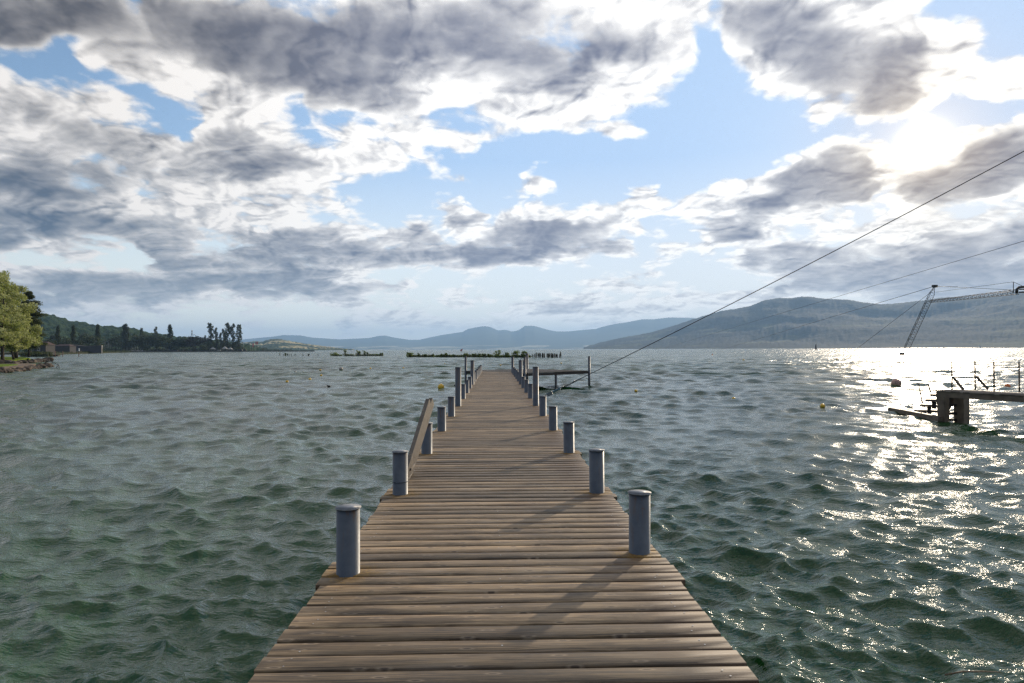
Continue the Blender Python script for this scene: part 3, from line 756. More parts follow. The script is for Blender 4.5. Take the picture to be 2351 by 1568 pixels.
# ------------------------------------------------------------------ buoys
def plastic(name, c, c2=None, rough=.35): return simple_mat(name, c, c2 or tuple(x*.7 for x in c), rough=rough, scale=7, bumpk=.05)
M_yel = plastic('yellow_plastic', (.85, .50, .03)); M_org = plastic('orange_plastic', (.75, .17, .02)); M_wht = plastic('dull_white_plastic', (.42, .36, .30)); M_pink = plastic('faded_orange_plastic', (.58, .33, .25))
M_weed = simple_mat('weed', (.05, .05, .02), (.02, .03, .01), scale=30)
def buoy(px, pyb, rpx, mat, label, group=None, name='mooring_buoy', proto=None):
    p = on_z(px, pyb, 0); r = rpx*(1.12 if rpx < 5.5 else 1)/FOC*(p-CAM).dot(fwd)
    t = thing(name, label, 'buoy', (p.x, p.y, r*(.85 if rpx < 5.5 else .62)), group)
    bo = MB().ball((0, 0, 0), r, sz=.94, seg=28); bo.build('float', mat, t)
    MB().rod((0, 0, r*.90), (0, 0, r*1.05), r*.16, r*.12, seg=12).build('lifting_eye', mat, t)
    g = MB().rod((0, 0, -r*.62), (0, 0, -r*.50), r*.82, r*.88, seg=28).build('weed_band', M_weed, t)
    return t
buoy(1012.4, 893.2, 7.6, M_yel, 'large yellow ball buoy floating just left of the pier past the tall posts')
sm = [(677.6, 855.8, 2.3, 'small yellow buoy at the far left of the buoy line beside a tiny pale float'), (695.8, 854, 1.2, 'tiny pale float between two small yellow buoys, far left of the pier'),
      (735.4, 851.4, 2.1, 'small yellow buoy, upper of the two at the middle of the left buoy group'), (737.4, 863.8, 2.3, 'small yellow buoy, lower of the two at the middle of the left buoy group'),
      (711.4, 873.7, 3.0, 'brightest yellow buoy of the left group, second nearest'), (658.9, 878.9, 2.9, 'yellow buoy nearest the viewer in the left group'),
      (850.3, 848, 2.0, 'small yellow buoy right of the big dull white buoy'), (926, 846.6, 1.9, 'small yellow buoy alone behind the large yellow ball buoy'),
      (1149.3, 840, 1.6, 'tiny yellow buoy seen over the end of the pier'), (1288.3, 835.4, 1.6, 'tiny yellow buoy seen above the swimming platform'), (1021, 836, 1.1, 'tiny yellow float in front of the left end of the long row of old stakes'),
      (1460, 900.5, 3.2, 'yellow buoy between the platform and the cable fittings, left of three on the right water'), (1684, 919.3, 3.8, 'yellow buoy, middle of three on the right water'), (1888.5, 936.5, 5.0, 'large yellow buoy, rightmost of three on the right water'),
      (1707.2, 828.5, 1.9, 'tiny yellow buoy near the horizon under the mountain'), (1921.7, 826.8, 1.9, 'tiny yellow buoy near the horizon beside the guy wire')]
for (x, y, r, lab) in sm: buoy(x, y, r, M_wht if 'pale' in lab else M_yel, lab, 'small yellow buoys on the lake')
buoy(782.8, 850.5, 4.0, M_wht, 'dull white ball buoy left of the pier among small yellow ones')
buoy(1635.4, 815.5, 1.5, M_org, 'tiny orange buoy near the horizon in the middle right')
buoy(2313.4, 891.0, 6.3, M_org, 'bright orange buoy behind the rods of the side jetty')
bp_ = buoy(2057.8, 886.6, 11.0, M_pink, 'big faded orange ball buoy lettered STOP, left of the side jetty')
def letters():
    r = (bp_.children[0].dimensions.x)/2*1.0 if False else None
    p = on_z(2057.8, 886.6, 0); r = 11.0/FOC*(p-CAM).dot(fwd)
    fc = bpy.data.curves.new('lettering', 'FONT'); fc.body = 'STOP'; fc.size = r*.62; fc.align_x = 'CENTER'; fc.extrude = 0; fc.resolution_u = 3
    fo = bpy.data.objects.new('lettering', fc); COL.objects.link(fo); bpy.context.view_layer.update()
    me = bpy.data.meshes.new_from_object(fo.evaluated_get(bpy.context.evaluated_depsgraph_get())); bpy.data.objects.remove(fo)
    bm = bmesh.new(); bm.from_mesh(me); bmesh.ops.subdivide_edges(bm, edges=bm.edges, cuts=2)
    tocam = math.atan2(CAM.y-p.y, CAM.x-p.x); shift = R(26)
    for v in bm.verts:
        th_ = tocam+shift+v.co.x/r; zz = v.co.y-r*.02; c = math.sqrt(max(r*r-(zz/.94)**2, 0))*1.012
        v.co = Vector((c*math.cos(th_), c*math.sin(th_), zz))
    bm.to_mesh(me); bm.free(); me.materials.clear(); me.materials.append(simple_mat('black_lettering', (.06, .05, .05), bumpk=0))
    o_ = link('lettering', me, bp_)
letters()

# coot on the water
def coot():
    p = on_z(754.6, 888.5, 0); t = thing('water_bird', 'small black water bird swimming left of the pier', 'bird', (p.x, p.y, .03)); t.rotation_euler = (0, 0, R(200)); t.scale = (.7, .7, .7)
    bm = bmesh.new()
    pts = [(-.20, 0, .05, .02), (-.13, 0, .055, .07), (0, 0, .05, .095), (.10, 0, .06, .075), (.14, 0, .12, .04), (.155, 0, .19, .032), (.19, 0, .215, .040), (.24, 0, .205, .014)]
    mb = MB(); mb.path([q[:3] for q in pts], [q[3] for q in pts], seg=12); o_ = mb.build('body', simple_mat('black_feathers', (.012, .012, .014), scale=40), t)
    MB().rod((.225, 0, .205), (.275, 0, .195), .012, .003, seg=8).build('beak', simple_mat('pale_beak', (.6, .55, .5)), t)
coot()

# floating reed at the lower right
q = on_z(2235, 1551, .02); rd_ = thing('floating_reed', 'thin brown reed stalk floating in the near water at lower right', 'reed', tuple(q))
MB().path([(-.26, -.02, .02), (-.1, .0, .035), (.1, .005, .03), (.25, .01, .02)], [.006, .008, .007, .003]).build('stalk', simple_mat('dry_reed', (.16, .10, .05), scale=30), rd_)

# ------------------------------------------------------------------ sails on the far water
M_sail = simple_mat('white_sailcloth', (.75, .75, .73), (.6, .6, .6), rough=.7, bumpk=0); M_dsail = simple_mat('dark_sailcloth', (.07, .07, .08), (.04, .04, .05), rough=.6, bumpk=0)
M_hull = simple_mat('white_hull', (.7, .7, .7), (.5, .5, .5), rough=.3, bumpk=0); M_red = simple_mat('red_sailcloth', (.45, .03, .05), (.3, .02, .03), rough=.6, bumpk=0)
def sailboat(px, hpx, dist, msail, label, wid=.32):
    p = ray(px, 806); p = CAM+p*(dist/p.y); h = hpx/FOC*dist
    t = thing('sailing_boat', label, 'sailing boat', (p.x, p.y, 0), rz=R(12))
    hb = MB(); L = h*.45
    bmv = [(-L*.5, 0), (-L*.42, L*.13), (L*.15, L*.15), (L*.5, 0), (L*.15, -L*.15), (-L*.42, -L*.13)]
    hb.prism(bmv, -.1, h*.07).build('hull', M_hull, t)
    MB().rod((0, 0, 0), (0, 0, h), h*.008, seg=8).build('mast', M_black, t)
    def cloth(name, pts):
        bm = bmesh.new(); f = [bm.verts.new(q_) for q_ in pts]; g = [bm.verts.new((q_[0], q_[1]+.06, q_[2])) for q_ in pts]
        bm.faces.new(f[::-1]); bm.faces.new(g)
        for k in range(len(f)): bm.faces.new((f[k], f[(k+1) % len(f)], g[(k+1) % len(f)], g[k]))
        me = bpy.data.meshes.new(name); bm.to_mesh(me); bm.free(); me.materials.append(msail); link(name, me, t)
    w = h*wid
    cloth('mainsail', [(-w*.05, 0, h*.12), (-w, .1*w, h*.13), (-w*.92, .16*w, h*.45), (-w*.6, .12*w, h*.78), (-w*.25, 0, h*.97), (-w*.05, 0, h*.98)])
    cloth('jib', [(w*.06, 0, h*.85), (w*.55, 0, h*.10), (w*.08, .05*w, h*.12)])
    return t
sailboat(1874, 15, 900, M_dsail, 'sailing boat with one tall dark sail on the horizon under the big mountain', .20)
sailboat(2251, 8.5, 1800, M_sail, 'small white sailing boat on the horizon left of the side jetty rods', .45)
sailboat(1504.5, 4.5, 2200, M_sail, 'tiny white sailing boat on the horizon right of the stay cable', .4)
# red wind-surf sail
p = on_z(1060, 804.3, 0); p = CAM+ray(1060, 803)*(700/ray(1060, 803).y); ws = thing('windsurfer_sail', 'tiny red windsurf sail on the horizon above the long row of old stakes', 'windsurf board', (p.x, p.y, 0))
MB().box((0, 0, .1), (2.4, .6, .15), bevel=.05).build('board', M_hull, ws)
MB().prism([(-1.2, 0), (1.2, .0), (1.2, .05), (-1.2, .05)], .5, .6).rod((0, 0, .1), (1.3, 0, 3.6), .04).build('mast', M_black, ws)
bm = bmesh.new(); f = [bm.verts.new(v_) for v_ in ((0, 0, .7), (-1.7, 0, 1.4), (-1.3, 0, 2.4), (.9, 0, 3.6), (1.2, 0, 3.5))]; g = [bm.verts.new((v_.co.x, .05, v_.co.z)) for v_ in f]
bm.faces.new(f[::-1]); bm.faces.new(g)
for k in range(5): bm.faces.new((f[k], f[(k+1) % 5], g[(k+1) % 5], g[k]))
me = bpy.data.meshes.new('sail'); bm.to_mesh(me); bm.free(); me.materials.append(M_red); link('sail', me, ws)
HAZE = 4.9e-5
# ------------------------------------------------------------------ mountains and hills
def land_mat(name, c1, c2, c3=None, fscale=.004, field=None, bscale=.05, bstr=.6, bd=6):
    m_, n, b, o = new_mat(name); gp = n.n('ShaderNodeNewGeometry').outputs['Position']
    f = n.noise(gp, fscale, detail=6, rough=.6); c = n.mix(n.rng(f, .38, .62), c1, c2)
    f2 = n.noise(gp, bscale, detail=4, rough=.6); c = n.mix(n.rng(f2, .35, .75, 0, .5), c, c3 or tuple(x*.5 for x in c1))
    if field:
        fcol, zmax, thr, sc = field
        x, y, z = n.sep(gp)
        v = n.noise(n.mapping(gp, scale=(1, 1, 6)), sc, detail=2, rough=.45)
        ff = n.math('MULTIPLY', n.rng(v, thr, thr+.03), n.rng(z, zmax, zmax*.75))
        v2 = n.noise(gp, sc*4, detail=2); c = n.mix(ff, c, n.mix(n.rng(v2, .4, .6), fcol, tuple(q*.55 for q in fcol)))
    n.put(b.inputs['Base Color'], c); b.inputs['Roughness'].default_value = .95; b.inputs['Specular IOR Level'].default_value = .05
    bump(n, b, n.noise(gp, bscale, detail=5, rough=.65), bstr, bd); return m_
def ridge(name, prof, D0, D1, mat, step=3, nv=26, spur=.35, rough=0, shape=1.25, seed=0, foot=None):
    xs = np.arange(prof[0][0], prof[-1][0]+.01, step); ys = np.interp(xs, [p[0] for p in prof], [p[1] for p in prof])
    V = []; vs = list(np.linspace(0, 1, nv)**.9)+[1.12, 1.45]
    for x, y in zip(xs, ys):
        d = ray(x, y); dh = Vector((d.x, d.y, 0)); k = dh.length; dh.normalize(); zr = max(CAM_Z + d.z/k*D1, 2.0)
        f0 = D0 if foot is None else D0*float(np.interp(x, [p[0] for p in foot], [p[1] for p in foot]))
        for v in vs:
            D = f0+(D1-f0)*v; p = dh*D
            nz = mnoise.fractal(Vector((p.x, p.y, seed*100))*(6.0/D1), 1.0, 2.1, 5)
            if v <= 1:
                z = zr*v**shape*(1+spur*nz*(1-v)*1.6) + (1-v)*0
                z = min(z, max(CAM_Z+(zr-CAM_Z)*(D/D1), 0) if v < .995 else 1e9)
                if rough: z += rough*mnoise.noise(Vector((p.x, p.y, seed))*(1/(rough*1.6)))*min(1, v*4)*(1 if v < .999 else .5)
                if v == 0: z = -1.5
            else: z = zr*(1-(v-1)*.9)
            V.append((p.x, p.y, z))
    nx_, m_ = len(xs), len(vs); I = np.arange(nx_*m_).reshape(nx_, m_)
    F = np.stack([I[:-1, :-1], I[1:, :-1], I[1:, 1:], I[:-1, 1:]], -1).reshape(-1, 4)
    return tag(link(name, np_mesh(name, V, F, mat, smooth=True)), kind='structure')
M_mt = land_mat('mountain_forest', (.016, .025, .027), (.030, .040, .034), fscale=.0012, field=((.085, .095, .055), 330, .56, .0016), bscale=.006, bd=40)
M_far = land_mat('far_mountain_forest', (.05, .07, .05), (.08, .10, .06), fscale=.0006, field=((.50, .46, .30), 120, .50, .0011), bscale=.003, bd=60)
M_hill = land_mat('low_hill', (.035, .060, .025), (.055, .080, .030), fscale=.003, field=((.50, .42, .22), 95, .53, .0035), bscale=.03, bd=10)
M_wood_hill = land_mat('wooded_hillside', (.020, .045, .018), (.055, .085, .030), c3=(.008, .018, .010), fscale=.012, bscale=.055, bstr=1.0, bd=14)
far = [(300, 790), (420, 786), (540, 781), (590, 776), (625, 773), (651, 769), (690, 770), (717, 775), (780, 779), (846, 776), (870, 771), (884, 770), (905, 775), (940, 780), (963, 780), (990, 774), (1015, 769), (1040, 765), (1062, 762), (1075, 755), (1090, 752), (1107, 749), (1116, 749), (1128, 751.5), (1143, 758.5), (1150, 758), (1157, 757), (1165, 758), (1174, 760.8), (1184, 760), (1191, 757.5), (1199, 752.5), (1202, 750.5), (1204, 748), (1226, 748), (1240, 752), (1259, 757.4), (1278, 761), (1303, 760.8), (1340, 757.4), (1369, 755), (1384, 750), (1413, 743.5), (1435, 740.6), (1474, 733), (1500, 733), (1536, 728.7), (1589, 729.6), (1640, 735), (1750, 742), (2000, 750)]
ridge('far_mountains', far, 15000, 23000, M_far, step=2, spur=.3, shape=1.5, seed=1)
main = [(1340, 798), (1378, 786), (1421.6, 776.4), (1495, 763), (1553, 745.7), (1585, 735), (1620.8, 723.7), (1656, 713.4), (1690, 708.5), (1720, 703), (1736, 697), (1752.6, 690), (1770, 686.5), (1787.8, 684), (1817, 684), (1840, 681), (1858, 680.6), (1890, 685.6), (1920, 686.5), (1952, 688.5), (1978, 693.5), (2022, 698.6), (2044, 697.5), (2070, 695), (2125, 688.7), (2159, 683), (2185, 682), (2217, 683), (2265, 678), (2314, 670.6), (2351, 667), (2450, 655), (2600, 652), (2800, 668), (3100, 660), (3600, 700)]
ridge('mountain', main, 5200, 9800, M_mt, step=3, nv=34, spur=.5, rough=14, shape=1.35, seed=2, foot=[(1340, 1.35), (1700, 1.1), (2351, 1.0), (3600, .8)])
hill = [(540, 790), (562, 786), (585, 783), (603, 784.5), (612, 781), (624, 778), (640, 778), (655, 781), (700, 789), (740, 794.5), (790, 800.5), (815, 803)]
ridge('low_hill', hill, 4200, 6000, M_hill, step=2, rough=9, spur=.3, shape=.9, seed=3)
wooded = [(-700, 700), (-300, 690), (-60, 700), (40, 712), (105, 721.8), (126, 726), (140, 730), (155, 736), (193, 741), (211, 746), (225, 746), (237, 750), (264, 750), (290, 752), (316, 757), (343, 765), (375, 768), (400, 774), (430, 776), (470, 779), (520, 786), (570, 793), (600, 800)]
ridge('wooded_hill', wooded, 1500, 2600, M_wood_hill, step=1.2, nv=70, rough=11, spur=.25, shape=.85, seed=4)

# ------------------------------------------------------------------ foliage tools
def leaves(clusters, size, seed, flat=.0, jitter=1.0):
    """clusters: (centre, radii, count, tone) -> quads scattered through each clump"""
    r = np.random.RandomState(seed); VV = []; T = []
    for c, rad, cnt, tone in clusters:
        p = r.normal(0, 1, (cnt, 3)); p /= np.linalg.norm(p, axis=1)[:, None]; p *= (r.uniform(0, 1, cnt)**.45)[:, None]
        p = p*np.array(rad)+np.array(c)
        a = r.normal(0, 1, (cnt, 3)); a[:, 2] *= (1-flat); a /= np.linalg.norm(a, axis=1)[:, None]
        b_ = r.normal(0, 1, (cnt, 3)); b_[:, 2] *= (1-flat); b_ -= a*(a*b_).sum(1)[:, None]; b_ /= np.linalg.norm(b_, axis=1)[:, None]
        s_ = size*r.uniform(.6, 1.4, cnt)*jitter; a *= s_[:, None]*.5; b_ *= s_[:, None]*.32
        VV.append(np.stack([p-a, p+b_*1.0, p+a, p-b_*1.0], 1).reshape(-1, 3)); T.append(np.clip(tone+r.normal(0, .22, cnt), 0, 1))
    V = np.concatenate(VV); t = np.concatenate(T); return V, np.arange(len(V)).reshape(-1, 4), t
def crown_mesh(name, clusters, size, seed, mat, flat=0):
    V, F, t = leaves(clusters, size, seed, flat); return np_mesh(name, V, F, mat, attrs={'tone': ('FACE', t)})
M_bark = simple_mat('bark', (.055, .040, .028), (.025, .018, .012), rough=.9, scale=4, bumpk=.8)
L_silver = leaf_mat('silver_poplar_leaf', (.27, .31, .05), (.72, .70, .38), .55)
L_pine = leaf_mat('pine_needles', (.022, .036, .010), (.10, .105, .025), .25)
L_dark = leaf_mat('dark_leaf', (.010, .020, .010), (.030, .048, .020), .20)
L_mid = leaf_mat('dull_green_leaf', (.018, .032, .014), (.050, .070, .028), .25)
L_purple = leaf_mat('copper_leaf', (.022, .012, .018), (.045, .028, .038), .2)
L_poplar = leaf_mat('poplar_leaf', (.012, .022, .009), (.045, .060, .022), .25)
L_bush = leaf_mat('bush_leaf', (.085, .130, .020), (.25, .30, .05), .45)
L_reed = leaf_mat('reed_leaf', (.030, .045, .018), (.070, .080, .030), .25)

def in_poly(x, z, poly):
    c = False; j = len(poly)-1
    for i in range(len(poly)):
        if (poly[i][1] > z) != (poly[j][1] > z) and x < (poly[j][0]-poly[i][0])*(z-poly[i][1])/(poly[j][1]-poly[i][1])+poly[i][0]: c = not c
        j = i
    return c
def limbs(base, h, crownpts, r0, seed, lean=(0, 0)):
    rr_ = random.Random(seed); mb = MB(); P0 = Vector(base)
    ax = [P0+Vector((lean[0]*t*h, lean[1]*t*h, t*h))+Vector((rr_.uniform(-1, 1), rr_.uniform(-1, 1), 0))*h*.012*(t > 0) for t in (0, .12, .3, .5, .7, .86)]
    mb.path(ax, [r0*1.25, r0, r0*.8, r0*.58, r0*.36, r0*.16], seg=10)
    for q in crownpts:
        q = Vector(q); t = max(.12, min(.8, q.z/h*.62)); s_ = P0+Vector((lean[0]*t*h, lean[1]*t*h, t*h))
        m_ = s_.lerp(q, .5)+Vector((0, 0, -.04*h)); mb.path([s_, m_, q], [r0*.30, r0*.17, r0*.05], seg=6)
    return mb

# ------------------------------------------------------------------ near left bank
M_grass = land_mat('lawn_grass', (.10, .16, .020), (.17, .22, .030), c3=(.07, .11, .015), fscale=.15, bscale=2.5, bstr=.5, bd=.1)
M_gravel = land_mat('gravel', (.20, .15, .11), (.27, .21, .16), fscale=.4, bscale=6, bstr=.4, bd=.03)
M_rock = simple_mat('shore_rock', (.105, .075, .052), (.040, .030, .022), rough=.85, scale=.5, bumpk=.9)
def slab(name, pts, z, thick, mat, kind='structure'):
    mb = MB(); mb.prism([(p.x, p.y) for p in pts], z-thick, z); return tag(mb.build(name, mat), kind=kind)
g1 = [on_z(x, y, .55) for x, y in ((-500, 870), (-150, 853), (0, 845.5), (22, 844.7), (44, 842.8), (66, 840), (80, 837), (82, 835), (60, 834.2), (0, 835.2), (-300, 838))]
slab('gravel_path', g1, .55, 2.0, M_gravel)
g1b = [on_z(x, y, .60) for x, y in ((-400, 851), (-150, 845), (0, 841), (20, 839.8), (36, 838), (42, 836.6), (30, 835.6), (0, 835.7), (-300, 838))]
slab('lawn', g1b, .61, .1, M_grass)
g2 = [on_z(x, y, z) for x, y, z in ((-500, 838, .6), (0, 828.5, .6), (30, 827.4, .6), (55, 826.4, .6), (74, 825, .6), (66, 821.2, 1.12), (55, 819.5, 1.15), (20, 819, 1.2), (-500, 824, 1.2))]
_l = MB(); _a = [_l.bm.verts.new(q) for q in g2]; _b = [_l.bm.verts.new((q.x, q.y, -2)) for q in g2]
_l.bm.faces.new((_a[0], _a[1], _a[7], _a[8])); _l.bm.faces.new((_a[1], _a[2], _a[6], _a[7])); _l.bm.faces.new((_a[2], _a[3], _a[5], _a[6])); _l.bm.faces.new((_a[3], _a[4], _a[5]))
for k in range(9): _l.bm.faces.new((_a[k], _a[(k+1) % 9], _b[(k+1) % 9], _b[k]))
tag(_l.build('far_lawn', M_grass), kind='structure')
def rocks(name, line, n_, rad, seed, zc=(.0, .9)):
    rr_ = random.Random(seed); bm = bmesh.new()
    for i in range(n_):
        f = rr_.random()*(len(line)-1); k = int(f); a_, b2 = line[k], line[k+1]; p = a_.lerp(b2, f-k); w = rr_.random()
        g = bmesh.ops.create_icosphere(bm, subdivisions=2, radius=1); r_0 = rad*rr_.uniform(.6, 1.3)
        off = Vector((rr_.uniform(0, 99), rr_.uniform(0, 99), 0)); rot = Euler((rr_.uniform(-.5, .5), rr_.uniform(-.5, .5), rr_.uniform(0, 6))).to_matrix()
        sc = Vector((rr_.uniform(.8, 1.5), rr_.uniform(.7, 1.1), rr_.uniform(.4, .75)))
        for v in g['verts']:
            q = v.co*(1+.30*mnoise.noise(v.co*1.3+off)+.12*mnoise.noise(v.co*3.5+off)); q = Vector((q.x*sc.x, q.y*sc.y, q.z*sc.z))*r_0
            inw = Vector((-p.x, 0, 0)).normalized()*0
            v.co = rot@q + Vector((p.x+rr_.uniform(-.0, .0), p.y, 0)) + Vector((0, 0, zc[0]+(zc[1]-zc[0])*w)) + Vector((0, 1, 0))*(w*1.5) 
    me = bpy.data.meshes.new(name); bm.to_mesh(me); bm.free(); me.materials.append(M_rock); return tag(link(name, me), kind='stuff')
rocks('shore_rocks', [on_z(x, y, 0) for x, y in ((-300, 872), (-150, 864), (0, 855.5), (30, 852.5), (60, 848.5), (85, 845.5), (104, 843.2), (96, 840)) ], 260, .62, 3, (-.45, .22))
rocks('shore_rocks', [on_z(x, y, 0) for x, y in ((-100, 838), (0, 835.5), (30, 835), (55, 834), (75, 832.6), (90, 831), (111, 829.3)) ], 150, .85, 4, (-.4, .35))

def big_poplar(px, py, poly, seed, label, nclu, nleaf, lean=(0, 0), r0=.42, depth=5, size=.38, extra=0):
    p = on_z(px, py, 1.1); t = thing('silver_poplar', label, 'tree', tuple(p), 'silvery trees on the left lawn'); rr_ = random.Random(seed); cl = []
    zs = [q[1] for q in poly]; xs = [q[0] for q in poly]
    while len(cl) < nclu:
        x, z = rr_.uniform(min(xs), max(xs)), rr_.uniform(min(zs), max(zs))
        if in_poly(x, z, poly):
            r_0 = rr_.uniform(.45, 1.25); cl.append(((x, rr_.uniform(-depth, depth)*(1-.5*z/max(zs)), z), (r_0*1.1, r_0*1.1, r_0*.8), int(nleaf/nclu*r_0*r_0*.9), rr_.uniform(.15, .75)))
    link('crown', crown_mesh('crown', cl, size, seed, L_silver), t)
    limbs((0, 0, -.3), max(zs), [c[0] for c in cl[::max(1, nclu//26)]], r0, seed, lean).build('trunk', M_bark, t)
    return t
polyA = [(-9, 2.6), (-10, 9), (-9.5, 15), (-7.5, 20), (-4.4, 22.4), (-3.2, 21.6), (-2.4, 19.6), (-.4, 18.9), (.6, 17.6), (.2, 16), (1.2, 14.6), (2.6, 13.4), (2.4, 11.5), (3.6, 8.5), (3.9, 6), (2.8, 3.6), (0, 2.4)]
big_poplar(36.6, 821.0, polyA, 21, 'tall silvery poplar with a bare dark trunk on the lawn at the left edge', 520, 60000, lean=(-.06, 0))
polyB = [(-7, 3), (-7.5, 12), (-5, 18), (0, 19), (2.5, 14), (3, 8), (2.5, 3.2)]
big_poplar(6, 823.4, polyB, 22, 'silvery poplar half cut off by the left edge of the picture', 260, 26000, r0=.34)
polyC = [(-2.5, 2.2), (-3, 7), (-1, 10), (1.5, 9), (2.6, 5), (1.8, 2.0)]
big_poplar(31.5, 822.3, polyC, 23, 'small silvery tree with a slanting trunk beside the bare dark trunk', 100, 9000, lean=(-.28, 0), r0=.22, depth=3)

# umbrella-branched pine
pp = on_z(66, 818, 1.1); pp = CAM+(pp-CAM)*1.0; pine = thing('pine_tree', 'dark pine with flat layered boughs behind the silvery poplar', 'tree', tuple(pp))
kpx = (pp-CAM).dot(fwd)/FOC; cl = []; rr_ = random.Random(5); tips = []
for (y, xr, xl) in ((675, 64, 56), (682, 74, 54), (695, 92, 50), (705, 86, 50), (714, 93, 48), (722, 104, 46), (733, 88, 46), (742, 93, 44), (755, 96, 44), (767, 101, 44), (777, 92, 44), (787, 104, 44), (795, 84, 48)):
    z = (818-y)*kpx
    for sgn, xt in ((1, xr), (-1, xl)):
        R_ = abs(xt-66)*kpx
        for k in range(5):
            an = (0 if sgn > 0 else math.pi)+rr_.uniform(-1.2, 1.2)*(k > 0); rl = R_*(1 if k == 0 else rr_.uniform(.55, .95))
            for q in np.linspace(.25, 1, 7):
                cl.append(((math.cos(an)*rl*q, math.sin(an)*rl*q, z+.25*math.sin(q*3)-.3*q+rr_.uniform(-.5, .5)), (.95, .95, .50), 40, rr_.uniform(.1, .8)))
            tips.append((math.cos(an)*rl, math.sin(an)*rl, z-.2))
link('crown', crown_mesh('crown', cl, .30, 6, L_pine, flat=.5), pine)
mb = MB(); mb.path([(0, 0, -.3), (.1, 0, 6), (-.1, 0, 12), (0, 0, 18)], [.45, .36, .24, .06])
for q in tips: mb.path([(0, 0, q[2]-.5), (q[0]*.5, q[1]*.5, q[2]-.2), q], [.09, .06, .02], seg=5)
mb.build('trunk', M_bark, pine)

# pipe frame standing in the shallows
pf_ = on_z(128, 845.5, 0); F_ = thing('pipe_frame', 'thin rusty pipe frame on bent legs standing in the water off the rocky bank', 'frame', tuple(pf_))
A_ = lambda x, y, Y: at_y(x, y, Y)-pf_
Yf = pf_.y
MB().path([A_(108, 826.5, Yf+8), A_(121, 831.5, Yf+4), A_(133.2, 837.2, Yf)], .05).build('rail', M_black, F_)
for (x0, y0, x1, y1, Y) in ((133.2, 837.2, 128, 847, Yf), (133.2, 837.2, 138, 847, Yf), (108.5, 827, 103, 836, Yf+8)): MB().path([A_(x0, y0, Y), A_(x1, y1, Y)], .05).build('leg', M_black, F_)

# dark mooring stage and stakes left
M_stake = simple_mat('reddish_stake', (.20, .10, .07), (.10, .05, .035), rough=.8, scale=3)
ms = on_z(100, 818.8, 0); stg = thing('mooring_stage', 'low black landing stage sticking out from the left shore behind the rocky bank', 'landing stage', tuple(ms))
a_, b2 = on_z(50, 818.6, 0)-ms, on_z(135, 818.2, 0)-ms
MB().beam(a_+Vector((0, 0, .35)), b2+Vector((0, 0, .35)), 2.5, .75, bevel=.05).build('deck', M_darkwood, stg)
MB().beam(b2+Vector((-1, 0, .9)), b2+Vector((2.2, 0, .9)), .3, .12).build('walkway', M_darkwood, stg)
for i, (x, yb, yt, lab) in enumerate(((72.5, 818, 806.5, 'reddish mooring stake, leftmost of four at the black landing stage'), (89.6, 818, 806.5, 'reddish mooring stake, second from the left at the black landing stage'), (127.8, 818.4, 806, 'reddish mooring stake near the tip of the black landing stage'), (145, 818.6, 806, 'reddish mooring stake at the open end of the black landing stage'), (181.8, 818.6, 806.5, 'lone reddish mooring stake in open water right of the landing stage'))):
    q = on_z(x, yb, 0); h = (yb-yt)/FOC*(q-CAM).dot(fwd)
    mb = MB().rod((0, 0, -3), (0, 0, h), .16, .15, seg=12); s0 = tag(mb.build('mooring_stake', M_stake, None, (q.x, q.y-.3, 0)), lab, 'stake', 'mooring stakes off the left shore')
q = on_z(181.8, 818.6, 0); kx = (q-CAM).dot(fwd)/FOC
sgn_ = thing('navigation_sign', 'small white board on a ledge above the lone stake in open water', 'sign', (q.x, q.y-.3, 12.1*kx))
MB().box((0, 0, 0.05), (2.6, .4, .12)).build('ledge', M_wht, sgn_); MB().box((.1, 0, .80), (.6, .25, 1.3), bevel=.03).build('board', M_hull, sgn_)

# ------------------------------------------------------------------ far left shore
DS = 1000.0
def at_d(px, D, z=0.0):
    d = ray(px, 800); d = Vector((d.x, d.y, 0)); return Vector((0, 0, z))+d*(D/d.y)
def pz(py, px, D):       # height at depth D for picture row py
    d = ray(px, py); return CAM_Z+d.z*D/d.y
M_shore = land_mat('shore_ground', (.050, .055, .030), (.080, .080, .045), fscale=.02, bscale=.2, bd=.5)
shore = [at_d(-400, 500), at_d(40, 520), at_d(60, 330), at_d(110, 320), at_d(150, 560), at_d(206, 640), at_d(260, 800), at_d(300, 1080), at_d(600, 1160), at_d(600, 1700), at_d(-400, 1700)]
slab('shore_ground', shore, 1.2, 4, M_shore)
M_conc = simple_mat('breakwater_stone', (.10, .095, .085), (.055, .05, .045), rough=.9, scale=.2, bumpk=.5)
bw = MB(); pts = [at_d(292, 1070), at_d(420, 1110), at_d(560, 1140), at_d(722, 1180)]
for a_, b2 in zip(pts, pts[1:]): bw.beam(a_+Vector((0, 0, .5)), b2+Vector((0, 0, .5)), 5, 2.9)
tag(bw.build('breakwater', M_conc), 'long low stone breakwater stretching right from the far row of poplars', 'breakwater')
M_wallw = simple_mat('white_render', (.40, .39, .37), (.30, .29, .27), rough=.8); M_grey_r = simple_mat('grey_render', (.065, .062, .06), (.045, .042, .04), rough=.85)
M_tile = simple_mat('brown_tile', (.085, .045, .040), (.05, .03, .028), rough=.8, scale=1); M_glass = simple_mat('dark_glass', (.02, .025, .03), rough=.1, bumpk=0)
M_metalroof = simple_mat('sheet_roof', (.048, .045, .052), (.034, .032, .036), rough=.5, scale=.3)
